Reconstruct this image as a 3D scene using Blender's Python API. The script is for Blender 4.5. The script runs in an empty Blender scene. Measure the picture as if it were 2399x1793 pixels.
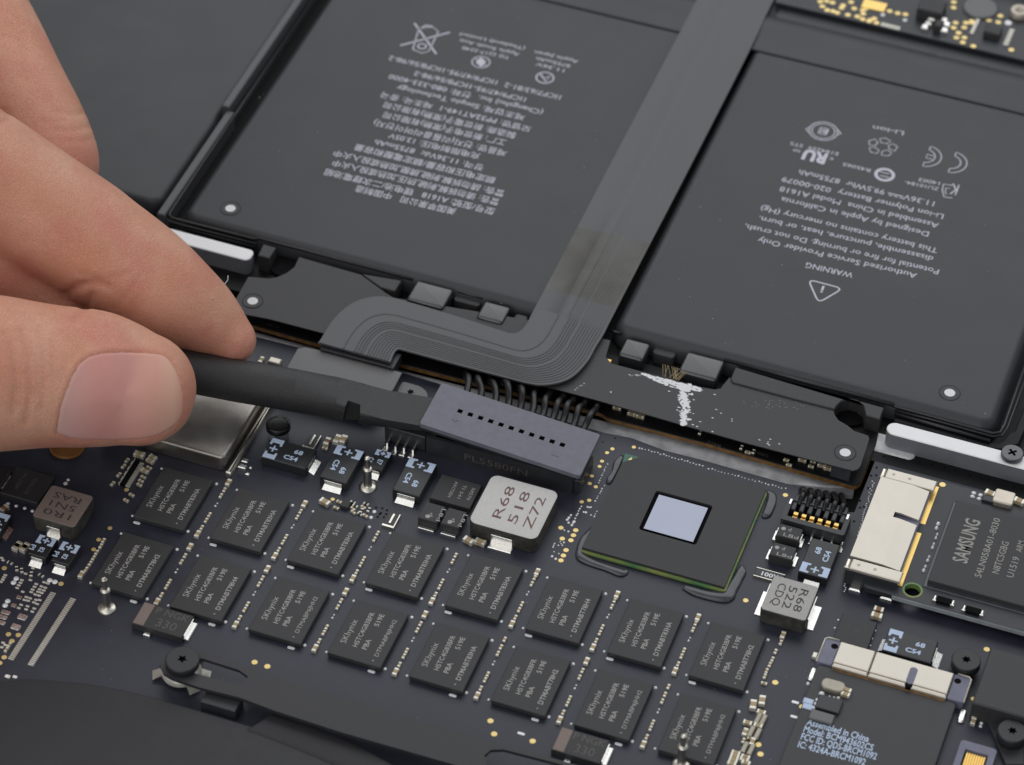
import bpy, bmesh, math, random
from mathutils import Vector, Matrix, noise
from mathutils.geometry import tessellate_polygon
from mathutils.bvhtree import BVHTree
random.seed(7)
S = bpy.context.scene
COL = S.collection
# ------------------------------------------------------------------ camera (1 unit = 1 cm)
FPX, CU, CV = 7396.75, 1199.5, 896.5
R0 = Vector((0.93963843, 0.34153798, 0.02077063))     # camera right
R1 = Vector((0.25225649, -0.65043659, -0.71644882))   # camera down
R2 = Vector((-0.23118451, 0.67844237, -0.69733039))   # camera forward
CAM = Vector((14.33289, -28.83090, 33.28828))
cd = bpy.data.cameras.new('camera'); cam = bpy.data.objects.new('camera', cd); COL.objects.link(cam)
m = Matrix((R0, -R1, -R2)).transposed().to_4x4(); m.translation = CAM
cam.matrix_world = m
cd.sensor_width = 36; cd.lens = 36 * FPX / 2399; cd.clip_start = 1; cd.clip_end = 500
cd.dof.use_dof = True; cd.dof.focus_distance = 45.6; cd.dof.aperture_fstop = 0.32
S.camera = cam
# ------------------------------------------------------------------ light
w = bpy.data.worlds.new('World'); S.world = w; w.use_nodes = True
bg = w.node_tree.nodes['Background']; bg.inputs[0].default_value = (0.93, 0.96, 1.0, 1); bg.inputs[1].default_value = 0.36
def area(name, loc, target, size, power, color=(1, 1, 1)):
    l = bpy.data.lights.new(name, 'AREA'); l.shape = 'RECTANGLE'; l.size, l.size_y = size; l.energy = power; l.color = color
    o = bpy.data.objects.new(name, l); COL.objects.link(o); o.location = loc
    o.rotation_euler = (Vector(target) - Vector(loc)).to_track_quat('-Z', 'Y').to_euler(); return o
area('softbox_back', (3, 52, 46), (4, 2, 0), (90, 50), 19500, (0.97, 0.985, 1.0))
area('softbox_top', (-18, -20, 54), (2, 1, 0), (52, 52), 7800, (1.0, 0.985, 0.96))
area('softbox_front', (2, -62, 34), (3, 1, 0), (56, 36), 8500, (1.0, 0.99, 0.975))
S.view_settings.view_transform = 'Standard'; S.view_settings.look = 'None'
S.view_settings.exposure = 0; S.view_settings.gamma = 1
S.cycles.use_denoising = True
try: S.cycles.denoiser = 'OPENIMAGEDENOISE'
except Exception: pass
S.cycles.max_bounces = 8
S.cycles.sample_clamp_indirect = 6
# ------------------------------------------------------------------ helpers
def P(u, v, z=0.0):
    """the place at height z that lies on the sight line through photograph point (u, v)"""
    d = R0 * ((u - CU) / FPX) + R1 * ((v - CV) / FPX) + R2
    t = (z - CAM.z) / d.z
    return CAM + d * t
def proj(p):
    q = Vector(p) - CAM; zc = q.dot(R2)
    return CU + FPX * q.dot(R0) / zc, CV + FPX * q.dot(R1) / zc
def cr(x0, y0, s, pts, z=0.0):
    """points measured in an enlarged crop of the photograph (origin x0, y0; scale s) -> places at height z"""
    return [P(x0 + x / s, y0 + y / s, z) for x, y in pts]
def xy(pts): return [(p[0], p[1]) for p in pts]
def area2(p): return sum(p[i][0] * p[(i + 1) % len(p)][1] - p[(i + 1) % len(p)][0] * p[i][1] for i in range(len(p)))
def ccw(p): return list(p) if area2(p) > 0 else list(p)[::-1]
def inset(p, d):
    n = len(p); out = []
    for i in range(n):
        a, b, c = Vector(p[i - 1][:2]), Vector(p[i][:2]), Vector(p[(i + 1) % n][:2])
        e1 = (b - a).normalized(); e2 = (c - b).normalized()
        n1 = Vector((-e1.y, e1.x)); n2 = Vector((-e2.y, e2.x)); k = 1 + n1.dot(n2)
        o = (n1 + n2) / max(k, 0.25)
        out.append((b.x + o.x * d, b.y + o.y * d))
    return out
def rrect(x0, x1, y0, y1, r=0.0, n=5):
    if r <= 0: return [(x0, y0), (x1, y0), (x1, y1), (x0, y1)]
    out = []
    for cx, cy, a0 in ((x1 - r, y0 + r, -90), (x1 - r, y1 - r, 0), (x0 + r, y1 - r, 90), (x0 + r, y0 + r, 180)):
        for k in range(n + 1):
            a = math.radians(a0 + 90 * k / n); out.append((cx + r * math.cos(a), cy + r * math.sin(a)))
    return out
def circ(cx, cy, r, n=24, a0=0): return [(cx + r * math.cos(a0 + 2 * math.pi * k / n), cy + r * math.sin(a0 + 2 * math.pi * k / n)) for k in range(n)]
def rnd(poly, r, n=5):
    """rounds the corners of a polygon"""
    out = []; N = len(poly)
    for i in range(N):
        a, b, c = Vector(poly[i - 1][:2]), Vector(poly[i][:2]), Vector(poly[(i + 1) % N][:2])
        rr = r[i] if isinstance(r, (list, tuple)) else r
        if rr <= 0: out.append((b.x, b.y)); continue
        d1 = min(rr, (a - b).length * .45); d2 = min(rr, (c - b).length * .45)
        p, q = b + (a - b).normalized() * d1, b + (c - b).normalized() * d2
        for k in range(n + 1):
            t = k / n; v = p * (1 - t) ** 2 + b * 2 * t * (1 - t) + q * t * t; out.append((v.x, v.y))
    return out
def crom(pts, n):
    pts = [Vector(p) for p in pts]; P_ = [pts[0] * 2 - pts[1]] + pts + [pts[-1] * 2 - pts[-2]]; out = []
    for i in range(1, len(P_) - 2):
        for k in range(n):
            t = k / n; a, b, c, d = P_[i - 1:i + 3]
            out.append(0.5 * ((2 * b) + (c - a) * t + (2 * a - 5 * b + 4 * c - d) * t * t + (3 * b - a - 3 * c + d) * t ** 3))
    return out + [pts[-1]]
def resample(pts, n):
    pts = [Vector(p) for p in pts]; L = [0]
    for a, b in zip(pts, pts[1:]): L.append(L[-1] + (b - a).length)
    out = []; j = 0
    for k in range(n):
        s = L[-1] * k / (n - 1)
        while j < len(pts) - 2 and L[j + 1] < s: j += 1
        t = (s - L[j]) / max(L[j + 1] - L[j], 1e-9); out.append(pts[j].lerp(pts[j + 1], min(max(t, 0), 1)))
    return out
class G:
    def __init__(s): s.v = []; s.f = []; s.mi = []; s.sm = []; s.xf = None; s.cut = [0]
    def mark(s):
        if len(s.f) > s.cut[-1]: s.cut.append(len(s.f))
    def split(s):
        s.mark(); out = []
        for a, b in zip(s.cut, s.cut[1:]):
            q = G(); mp = {}
            for f, mi, sm in zip(s.f[a:b], s.mi[a:b], s.sm[a:b]):
                for i in f:
                    if i not in mp: mp[i] = len(q.v); q.v.append(s.v[i])
                q.F([mp[i] for i in f], mi, sm)
            out.append(q)
        return out
    def V(s, p):
        p = Vector(p) if len(p) == 3 else Vector((p[0], p[1], 0))
        s.v.append(s.xf @ p if s.xf else p); return len(s.v) - 1
    def F(s, idx, mi=0, sm=False): s.f.append(tuple(idx)); s.mi.append(mi); s.sm.append(sm)
    def ring(s, pts, z): return [s.V((p[0], p[1], z)) for p in pts]
    def bridge(s, a, b, mi=0, sm=False):
        n = len(a)
        for i in range(n): s.F((a[i], a[(i + 1) % n], b[(i + 1) % n], b[i]), mi, sm)
    def prism(s, pts, z0, z1, b=0.0, seg=1, mi=0, mtop=None, bot=False, sm=False):
        pts = ccw([p[:2] for p in pts]); mt = mi if mtop is None else mtop
        r = s.ring(pts, z0)
        if bot: s.F(r[::-1], mi)
        if b <= 0: t = s.ring(pts, z1); s.bridge(r, t, mi); s.F(t, mt); return s
        t = s.ring(pts, z1 - b); s.bridge(r, t, mi, sm); cur = t
        for k in range(1, seg + 1):
            a = math.pi / 2 * k / seg
            nx = s.ring(inset(pts, b * (1 - math.cos(a))), z1 - b + b * math.sin(a)); s.bridge(cur, nx, mt if k == seg else mi, sm); cur = nx
        s.F(cur, mt, sm); return s
    def pillow(s, pts, z0, z1, wid, seg=6, mi=0):
        pts = ccw([p[:2] for p in pts]); h = z1 - z0; cur = s.ring(pts, z0)
        for k in range(1, seg + 1):
            a = math.pi / 2 * k / seg
            nx = s.ring(inset(pts, wid * (1 - math.cos(a))), z0 + h * math.sin(a)); s.bridge(cur, nx, mi, True); cur = nx
        s.F(cur, mi, True); return s
    def plate(s, outer, holes, z0, z1, mi=0, mhole=None, bot=True):
        loops = [ccw([p[:2] for p in outer])] + [ccw([p[:2] for p in h])[::-1] for h in holes]
        flat = [p for l in loops for p in l]
        tri = tessellate_polygon([[Vector((p[0], p[1], 0)) for p in l] for l in loops])
        top = [s.V((p[0], p[1], z1)) for p in flat]; bt = [s.V((p[0], p[1], z0)) for p in flat]
        for t in tri:
            a, b, c = [Vector(flat[i]) for i in t]
            t = t if (b - a).cross(c - a) > 0 else t[::-1]
            s.F([top[i] for i in t], mi)
            if bot: s.F([bt[i] for i in t[::-1]], mi)
        o = 0
        for k, l in enumerate(loops):
            n = len(l)
            for i in range(n):
                a, b = o + i, o + (i + 1) % n; s.F((bt[a], bt[b], top[b], top[a]), mi if k == 0 or mhole is None else mhole)
            o += n
        return s
    def box(s, x0, x1, y0, y1, z0, z1, b=0.0, mi=0, mtop=None, bot=False): return s.prism(rrect(x0, x1, y0, y1), z0, z1, b, 1, mi, mtop, bot)
    def lathe(s, cx, cy, prof, n=24, mi=0, sm=True, cap=True):
        cur = None
        for r, z in prof:
            nx = s.ring(circ(cx, cy, r, n), z)
            if cur: s.bridge(cur, nx, mi, sm)
            cur = nx
        if cap: s.F(cur, mi)
        return s
    def tube(s, pts, r, n=8, mi=0, flat=1.0):
        pts = [Vector(p) for p in pts]; rs = r if isinstance(r, (list, tuple)) else [r] * len(pts); rings = []
        for i, p in enumerate(pts):
            t = (pts[min(i + 1, len(pts) - 1)] - pts[max(i - 1, 0)]).normalized()
            a = t.cross(Vector((0, 0, 1))); a = a.normalized() if a.length > 1e-4 else Vector((1, 0, 0)); b = a.cross(t).normalized()
            rings.append([s.V(p + a * (rs[i] * math.cos(2 * math.pi * k / n)) + b * (rs[i] * flat * math.sin(2 * math.pi * k / n))) for k in range(n)])
        for x, y in zip(rings, rings[1:]): s.bridge(x, y, mi, True)
        s.F(rings[0][::-1], mi); s.F(rings[-1], mi); return s
    def disc(s, cx, cy, r, z, n=16, mi=0): s.F(s.ring(circ(cx, cy, r, n), z), mi); return s
    def dome(s, cx, cy, r, z0, h, n=12, mi=0): return s.lathe(cx, cy, [(r * math.cos(a), z0 + h * math.sin(a)) for a in (0, .5, .9, 1.25, 1.5)], n, mi)
    def quad2(s, pts, z, mi=0): s.F([s.V((p[0], p[1], z)) for p in pts], mi); return s
    def line(s, pts, wd, z, mi=0, closed=False):
        """a flat printed line of width wd"""
        pts = [Vector(p[:2]) for p in pts]; n = len(pts); A = []; B = []
        for i, p in enumerate(pts):
            a = pts[i - 1] if (i > 0 or closed) else p; b = pts[(i + 1) % n] if (i < n - 1 or closed) else p
            t = (b - a).normalized(); q = Vector((-t.y, t.x)) * wd / 2
            A.append(s.V((p.x + q.x, p.y + q.y, z))); B.append(s.V((p.x - q.x, p.y - q.y, z)))
        for i in range(n if closed else n - 1): j = (i + 1) % n; s.F((B[i], B[j], A[j], A[i]), mi)
        return s
    def mesh(s, name, mats, origin=Vector((0, 0, 0)), sharp=None):
        me = bpy.data.meshes.new(name); me.from_pydata([v - origin for v in s.v], [], s.f)
        for mm in (mats if isinstance(mats, (list, tuple)) else [mats]): me.materials.append(mm)
        me.polygons.foreach_set('material_index', s.mi); me.polygons.foreach_set('use_smooth', s.sm)
        me.update()
        if sharp: me.set_sharp_from_angle(angle=math.radians(sharp))
        return me
WL = {}
def link(name, data, loc, parent):
    o = bpy.data.objects.new(name, data); COL.objects.link(o); WL[o.name] = Vector(loc)
    if parent: o.parent = parent; o.location = Vector(loc) - WL[parent.name]
    else: o.location = loc
    return o
def props(o, label=None, cat=None, group=None, kind=None):
    for k, v in (('label', label), ('category', cat), ('group', group), ('kind', kind)):
        if v: o[k] = v
    return o
def thing(name, label, cat, loc, group=None): return props(link(name, None, loc, None), label, cat, group)
def obj(name, g, mats, parent=None, label=None, cat=None, group=None, kind=None, sharp=None):
    if name == 'print':
        q = g.split()
        if len(q) > 1: return [obj('print', k, mats, parent, label, cat, group, kind, sharp) for k in q]
    lo = Vector([min(v[i] for v in g.v) for i in range(3)]); hi = Vector([max(v[i] for v in g.v) for i in range(3)])
    c = (lo + hi) / 2; c.z = lo.z
    return props(link(name, g.mesh(name, mats, c, sharp), c, parent), label, cat, group, kind)
def inst(name, me, loc, parent, rot=0.0, label=None):
    o = link(name, me, loc, parent); o.rotation_euler.z = rot
    if label: o['label'] = label
    return o
# ------------------------------------------------------------------ text
_tc = {}
def glyphs(sx, bold=0.0):
    k = (sx, bold)
    if k not in _tc:
        c = bpy.data.curves.new('txt', 'FONT'); c.body = sx; c.size = 1; c.resolution_u = 2; c.offset = bold
        o = bpy.data.objects.new('txt', c); COL.objects.link(o)
        dg = bpy.context.evaluated_depsgraph_get(); me = bpy.data.meshes.new_from_object(o.evaluated_get(dg))
        vs = [(v.co.x, v.co.y) for v in me.vertices]; fs = [tuple(p.vertices) for p in me.polygons]
        COL.objects.unlink(o); bpy.data.objects.remove(o); bpy.data.curves.remove(c); bpy.data.meshes.remove(me)
        _tc[k] = (vs, fs)
    return _tc[k]
CAPH = 0.70
def text(g, sx, p0, p1, h, z, mi=0, bold=0.0, flip=1):
    """lettering on a level face from p0 to p1 (its base line), capital height h"""
    vs, fs = glyphs(sx, bold)
    if not vs: return
    g.mark()
    x0 = min(v[0] for v in vs); x1 = max(v[0] for v in vs)
    a = Vector(p0[:2]); d = Vector(p1[:2]) - a; up = Vector((-d.y, d.x)).normalized() * (h / CAPH) * flip
    idx = [g.V((a.x + d.x * (x - x0) / (x1 - x0) + up.x * y, a.y + d.y * (x - x0) / (x1 - x0) + up.y * y, z)) for x, y in vs]
    for f in fs: g.F([idx[i] for i in f], mi)
    g.mark()
# ------------------------------------------------------------------ materials
def mat(name, col, rough=0.5, metal=0.0, var=0.12, vs=6.0, bump=0.0, bs=60.0, spec=0.5, rvar=0.08, coat=0.0, detail=4.0, col2=None, sss=0.0):
    mt = bpy.data.materials.new(name); mt.use_nodes = True; nt = mt.node_tree; N = nt.nodes; L = nt.links
    b = N['Principled BSDF']; b.inputs['Metallic'].default_value = metal; b.inputs['Roughness'].default_value = rough
    b.inputs['Specular IOR Level'].default_value = spec; b.inputs['Coat Weight'].default_value = coat; b.inputs['Coat Roughness'].default_value = 0.15
    ge = N.new('ShaderNodeNewGeometry')
    nz = N.new('ShaderNodeTexNoise'); nz.inputs['Scale'].default_value = vs; nz.inputs['Detail'].default_value = detail; L.new(ge.outputs['Position'], nz.inputs['Vector'])
    rp = N.new('ShaderNodeMapRange'); rp.inputs[1].default_value = 0.3; rp.inputs[2].default_value = 0.7; L.new(nz.outputs['Fac'], rp.inputs[0])
    mx = N.new('ShaderNodeMix'); mx.data_type = 'RGBA'
    c2 = col2 or tuple(min(c * (1 + var), 1) for c in col); c1 = col if col2 else tuple(c * (1 - var) for c in col)
    mx.inputs[6].default_value = (*c1, 1); mx.inputs[7].default_value = (*c2, 1); L.new(rp.outputs[0], mx.inputs[0]); L.new(mx.outputs[2], b.inputs['Base Color'])
    rr = N.new('ShaderNodeMapRange'); rr.inputs[3].default_value = max(rough - rvar, .02); rr.inputs[4].default_value = min(rough + rvar, 1); L.new(nz.outputs['Fac'], rr.inputs[0]); L.new(rr.outputs[0], b.inputs['Roughness'])
    if bump:
        n2 = N.new('ShaderNodeTexNoise'); n2.inputs['Scale'].default_value = bs; n2.inputs['Detail'].default_value = 3; L.new(ge.outputs['Position'], n2.inputs['Vector'])
        bp = N.new('ShaderNodeBump'); bp.inputs['Strength'].default_value = bump; bp.inputs['Distance'].default_value = 0.01; L.new(n2.outputs['Fac'], bp.inputs['Height']); L.new(bp.outputs[0], b.inputs['Normal'])
    if sss: b.inputs['Subsurface Weight'].default_value = sss; b.inputs['Subsurface Radius'].default_value = (.22, .08, .05); b.inputs['Subsurface Scale'].default_value = 0.6
    return mt
M = {}
M['board'] = mat('solder_mask', (0.024, 0.0265, 0.042), 0.42, var=.18, vs=2.5, bump=.12, bs=90, spec=.5)
M['boardedge'] = mat('board_edge', (0.03, 0.035, 0.03), 0.7)
M['chip'] = mat('chip_mould', (0.040, 0.040, 0.042), 0.55, var=.10, vs=30, bump=.25, bs=260, spec=.45)
M['chipdark'] = mat('dark_mould', (0.026, 0.026, 0.028), 0.5, var=.1, vs=20, bump=.2, bs=220)
M['chipprint'] = mat('laser_print', (0.38, 0.37, 0.355), 0.7, var=.2, vs=40)
M['faint'] = mat('faint_laser_print', (0.11, 0.105, 0.095), 0.7, var=.2, vs=40)
M['blueprint'] = mat('pale_blue_print', (0.52, 0.63, 0.82), 0.6, var=.05)
M['cap'] = mat('capacitor_case', (0.022, 0.023, 0.026), 0.38, bump=.1, bs=200)
M['white'] = mat('white_print', (0.80, 0.80, 0.82), 0.7, var=.03)
M['solder'] = mat('solder', (0.82, 0.81, 0.78), 0.28, 1.0, var=.1, vs=20, bump=.3, bs=40)
M['dotwhite'] = mat('tinned_dot', (0.86, 0.86, 0.88), 0.45, .3, var=.04)
M['tin'] = mat('tinned_steel', (0.66, 0.63, 0.56), 0.3, 1.0, var=.1, vs=8, bump=.05, bs=80)
M['goldpad'] = mat('gold_pad', (0.86, 0.66, 0.28), 0.42, .55, var=.08)
M['goldbar'] = mat('gold_contact', (0.90, 0.62, 0.20), 0.38, .7, var=.05)
M['ceramic'] = mat('ceramic_tan', (0.40, 0.31, 0.17), 0.5, var=.15, vs=30)
M['ceramicbrown'] = mat('ceramic_brown', (0.24, 0.12, 0.06), 0.45, var=.15, vs=30)
M['capend'] = mat('cap_end', (0.78, 0.75, 0.66), 0.38, .5, var=.06)
M['ind_grey'] = mat('inductor_grey', (0.42, 0.41, 0.395), 0.6, var=.08, vs=30, bump=.3, bs=200)
M['ind_cream'] = mat('inductor_cream', (0.58, 0.57, 0.555), 0.65, var=.05, vs=25, bump=.25, bs=200)
M['ind_brown'] = mat('inductor_brown', (0.22, 0.17, 0.15), 0.6, var=.06, vs=25, bump=.25, bs=200)
M['ind_side'] = mat('inductor_side', (0.055, 0.053, 0.045), 0.5, var=.5, vs=7, bump=.2, bs=90)
M['ink'] = mat('dark_ink', (0.045, 0.04, 0.04), 0.7)
M['redink'] = mat('red_brown_ink', (0.17, 0.10, 0.09), 0.7)
M['green'] = mat('substrate_green', (0.05, 0.20, 0.07), 0.4, var=.2, col2=(0.30, 0.31, 0.08), vs=3)
M['teal'] = mat('substrate_teal', (0.03, 0.13, 0.09), 0.4)
M['die'] = mat('silicon', (0.235, 0.25, 0.305), 0.08, 1.0, var=.02, vs=2, rvar=.01)
M['glue'] = mat('underfill', (0.050, 0.054, 0.064), 0.18, spec=.6, var=.2)
M['cell'] = mat('cell_wrap', (0.036, 0.038, 0.043), 0.45, var=.06, vs=1.5, bump=.10, bs=140, spec=.45)
M['cellprint'] = mat('cell_print', (0.60, 0.61, 0.69), 0.7, var=.05)
M['film'] = mat('black_film', (0.040, 0.040, 0.042), 0.5, var=.1, vs=8, bump=.2, bs=160, spec=.45)
M['black'] = mat('black_plastic', (0.006, 0.006, 0.007), 0.5, spec=.25, bump=.1, bs=60)
M['tray'] = mat('tray_plastic', (0.014, 0.014, 0.016), 0.32, bump=.1, bs=80)
M['gloss'] = mat('glossy_tab', (0.022, 0.023, 0.026), 0.12, bump=.10, bs=9, spec=.8)
M['flex'] = mat('ribbon_film', (0.085, 0.086, 0.092), 0.45, var=.05, vs=12, bump=.08, bs=220)
M['amber'] = mat('ribbon_amber', (0.048, 0.044, 0.034), 0.42, col2=(0.096, 0.094, 0.09), vs=1.5, bump=.1, bs=90)
M['orange'] = mat('board_core', (0.20, 0.105, 0.03), 0.5, var=.4, vs=10)
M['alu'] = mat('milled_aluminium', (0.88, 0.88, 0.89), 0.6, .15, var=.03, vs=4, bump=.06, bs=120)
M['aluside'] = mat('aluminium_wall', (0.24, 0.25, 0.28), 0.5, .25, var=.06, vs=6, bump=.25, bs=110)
M['alufloor'] = mat('aluminium_floor', (0.66, 0.66, 0.68), 0.55, .1, var=.22, vs=6, bump=.2, bs=60)
M['floor'] = mat('dark_case_floor', (0.012, 0.012, 0.014), 0.5)
M['plug'] = mat('plug_plastic', (0.160, 0.163, 0.198), 0.55, var=.10, vs=9, bump=.3, bs=180)
M['socket'] = mat('socket_plastic', (0.030, 0.031, 0.036), 0.4, bump=.2, bs=120)
M['socketprint'] = mat('moulded_mark', (0.10, 0.085, 0.075), 0.6)
M['wire'] = mat('black_wire', (0.008, 0.008, 0.009), 0.26, spec=.4)
M['spudger'] = mat('nylon', (0.021, 0.021, 0.022), 0.46, var=.15, vs=14, bump=1.0, bs=70, spec=.62)
M['shield'] = mat('shield_can', (0.38, 0.355, 0.325), 0.38, 1.0, var=.12, vs=3, bump=.2, bs=160)
M['plate'] = mat('grey_bracket', (0.15, 0.15, 0.152), 0.5, .2, var=.05, bump=.1, bs=160)
M['cream'] = mat('nickel_shell', (0.62, 0.575, 0.50), 0.40, .6, var=.06, vs=3, bump=.06, bs=120)
M['screw'] = mat('black_screw', (0.035, 0.036, 0.038), 0.42, .3, bump=.1, bs=120)
M['screwgrey'] = mat('grey_screw', (0.13, 0.13, 0.135), 0.4, .6)
M['recess'] = mat('recess', (0.004, 0.004, 0.005), 0.8, spec=.12)
M['bluegrey'] = mat('bluegrey_plastic', (0.16, 0.165, 0.23), 0.45)
M['cover'] = mat('fan_cover', (0.020, 0.020, 0.023), 0.55, var=.06, bump=.15, bs=140)
M['strap'] = mat('strap_steel', (0.029, 0.029, 0.032), 0.5, bump=.1, bs=160)
M['ssd'] = mat('ssd_mask', (0.026, 0.028, 0.034), 0.42, var=.12, bump=.1, bs=90)
M['ssdedge'] = mat('ssd_edge', (0.30, 0.33, 0.35), 0.5)
M['ssdprint'] = mat('chip_print_warm', (0.33, 0.32, 0.30), 0.7, var=.15, vs=40)
M['wifi'] = mat('card_lid', (0.048, 0.048, 0.050), 0.5, .2, var=.06, bump=.1, bs=150)
M['crystal'] = mat('crystal_can', (0.55, 0.49, 0.41), 0.36, .6)
M['oval'] = mat('crystal_dull', (0.36, 0.33, 0.27), 0.4, .6)
M['clip'] = mat('spring_clip_steel', (0.66, 0.64, 0.58), .35, .35, var=.1)
# ------------------------------------------------------------------ laptop case
case = thing('laptop_case', 'open laptop bottom case of dark floor with two bare aluminium ribs', 'laptop case', (2.5, 3, -0.45))
props(obj('case_floor', G().box(-16, 22, -16, 26, -.5, -.42), M['floor'], case))
def ledge():
    g = G()
    a = cr(1400, 760, 3.16, [(-2700, 10), (-1300, 375), (0, 700), (640, 860), (1180, 1010), (1900, 1210), (1900, 1160), (1700, 1150), (1000, 1085), (0, 900), (-1300, 560), (-2700, 190)], -.16)
    g.prism([(p.x, p.y) for p in a][:6] + [(p.x, p.y - .15) for p in a][6:], -.4, -.16, .02); return g
obj('case_ledge', ledge(), M['alufloor'], case)
def rib(pts, z0, z1, step):
    g = G(); g.prism(rnd(xy(pts), step, 6), z0, z1, .012, 1, 1, 0); return g
rb = [P(2088, 990, .31), P(2098, 988.5, .31), P(2310, 1046, .31), P(2560, 1114, .31), P(2560, 1140, .31), P(2318, 1078.5, .31), P(2091, 1016, .31)]
g = G(); a0 = P(2077, 1003, .31); y1 = P(2200, 1016.4, .31).y; y0 = P(2200, 1047, .31).y
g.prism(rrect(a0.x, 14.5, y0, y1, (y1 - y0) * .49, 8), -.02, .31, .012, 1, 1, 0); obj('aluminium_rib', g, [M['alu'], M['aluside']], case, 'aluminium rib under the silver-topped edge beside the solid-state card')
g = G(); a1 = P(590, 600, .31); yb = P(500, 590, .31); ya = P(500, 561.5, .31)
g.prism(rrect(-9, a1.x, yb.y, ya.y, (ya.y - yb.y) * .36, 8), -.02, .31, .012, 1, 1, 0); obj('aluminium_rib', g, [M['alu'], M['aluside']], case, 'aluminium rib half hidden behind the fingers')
g = G(); g.prism(rrect(-9, a1.x - .25, yb.y - .35, yb.y, .05), -.2, -.05, .01); obj('rib_foot', g, M['alufloor'], case)
g = G(); g.prism(rrect(a0.x - .28, a0.x + .5, y0 - .12, y1, .1), -.2, 0.02, .02); obj('rib_foot', g, M['alufloor'], case)
# ------------------------------------------------------------------ logic board
LB = thing('logic_board', 'dark blue logic board crowded with memory chips and solder pads', 'circuit board', (4, 0, -.1))
far = [P(-700, 455), P(600, 789), P(953, 876), P(1413, 1013), P(1480, 1026), P(1560, 1056), P(1640, 1076), P(1800, 1121), P(1872, 1141), P(1870, 1163), P(1905, 1200), P(2001, 1200), P(2052, 1073), P(2060, 1066), P(2072, 1059), P(2087, 1059), P(2520, 1172)]
bp = xy(far) + [(16.5, -14), (-14, -14)]
g = G(); g.prism(bp, -.1, 0, .006, 1, 1, 0); obj('board', g, [M['board'], M['boardedge']], LB)
# small chip capacitors: body with two tinned ends, origin in the middle, long side along y
def capmesh(name, L, Wd, h, body):
    g = G(); e = L * .27
    g.box(-Wd / 2 * .96, Wd / 2 * .96, -L / 2 + e, L / 2 - e, 0, h * .95, .004, 0)
    g.box(-Wd / 2, Wd / 2, -L / 2, -L / 2 + e, 0, h, .006, 1); g.box(-Wd / 2, Wd / 2, L / 2 - e, L / 2, 0, h, .006, 1)
    return g.mesh(name, [body, M['capend']])
CAPS = capmesh('chip_capacitor', .085, .042, .038, M['ceramic']); CAPL = capmesh('chip_capacitor', .125, .066, .055, M['ceramic'])
CAPB = capmesh('chip_capacitor', .14, .08, .07, M['ceramicbrown']); CAPG = capmesh('chip_capacitor', .16, .09, .07, M['ceramic'])
CAPR = capmesh('chip_resistor', .085, .045, .03, M['cap'])
g = G(); g.box(-.036, .036, -.095, .095, 0, .06, .012); CAPW = g.mesh('chip_array', M['oval'])
def cap(u, v, kind='s', rot=0.0, z=.02, par=None, x=None, y=None, zb=0.0):
    me = {'s': CAPS, 'b': CAPL, 'w': CAPB, 'g': CAPG, 'r': CAPR, 'x': CAPW}[kind]
    p = P(u, v, z + zb) if x is None else Vector((x, y, 0))
    inst('chip_resistor' if kind == 'r' else 'chip_capacitor', me, (p.x, p.y, zb), par or LB, math.radians(rot))
DOT = G().dome(0, 0, .026, 0, .02, 10).mesh('solder_dot', M['dotwhite']); DOTS = G().dome(0, 0, .014, 0, .012, 8).mesh('solder_dot', M['dotwhite'])
g = G(); g.prism(rrect(-.055, .055, -.022, .022, .02, 3), 0, .014, .005); PILL = g.mesh('solder_pill', M['dotwhite'])
GP = G().lathe(0, 0, [(.04, 0), (.04, .004), (.034, .006)], 16, 0, False).mesh('gold_pad', M['goldpad'])
def dot(u=0, v=0, x=None, y=None, me=None, name='solder_dot', rot=0, par=None, zb=0.0, sc=1.0):
    p = P(u, v, zb + .005) if x is None else Vector((x, y, 0))
    o = inst(name, me or DOT, (p.x, p.y, zb), par or LB, rot)
    if sc != 1.0: o.scale = (sc, sc, 1)
# memory chips: two rows of eight on an even grid
CX, CY, CW, CH, CZ = -.422, -.561, .786, 1.062, .095
g = G(); g.box(-CW / 2, CW / 2, -CH / 2, CH / 2, .018, CZ, .008); g.box(-CW / 2 + .02, CW / 2 - .02, -CH / 2 + .02, CH / 2 - .02, 0, .02, 0, 1); CHIP = g.mesh('memory_chip', [M['chip'], M['recess']])
def chipprint(last, fs):
    g = G(); z = 0.0
    def t(sx, x, y0, y1, h, b=0.0): text(g, sx, (x - CX, y0 - CY), (x - CX, y1 - CY), h, z, 0, b)
    t('SKhynix', -.645, -.853, -.40, .088); t('H5TC4G83BFR', -.473, -.86, -.187, .072, .010); t('519E', -.336, -.404, -.169, .072, .014)
    t('PBA', -.332, -.859, -.664, .072, .014)
    if fs: t(last, -.135, -.919, -.20, .062)
    else: t(last, -.130, -.919, -.261, .072, .014)
    g.disc(-.173 - CX, -1.004 - CY, .012, z, 8)
    return [q.mesh('print', M['chipprint']) for q in g.split()]
PR = {k: chipprint(k, k == 'DTMABP6JHH2') for k in ('DTMABT83HA', 'DTMABT78H2', 'DTMABT78H4', 'DTMABP6JHH2')}
A_, B_, C_, D_ = 'DTMABT83HA', 'DTMABT78H2', 'DTMABT78H4', 'DTMABP6JHH2'
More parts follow.
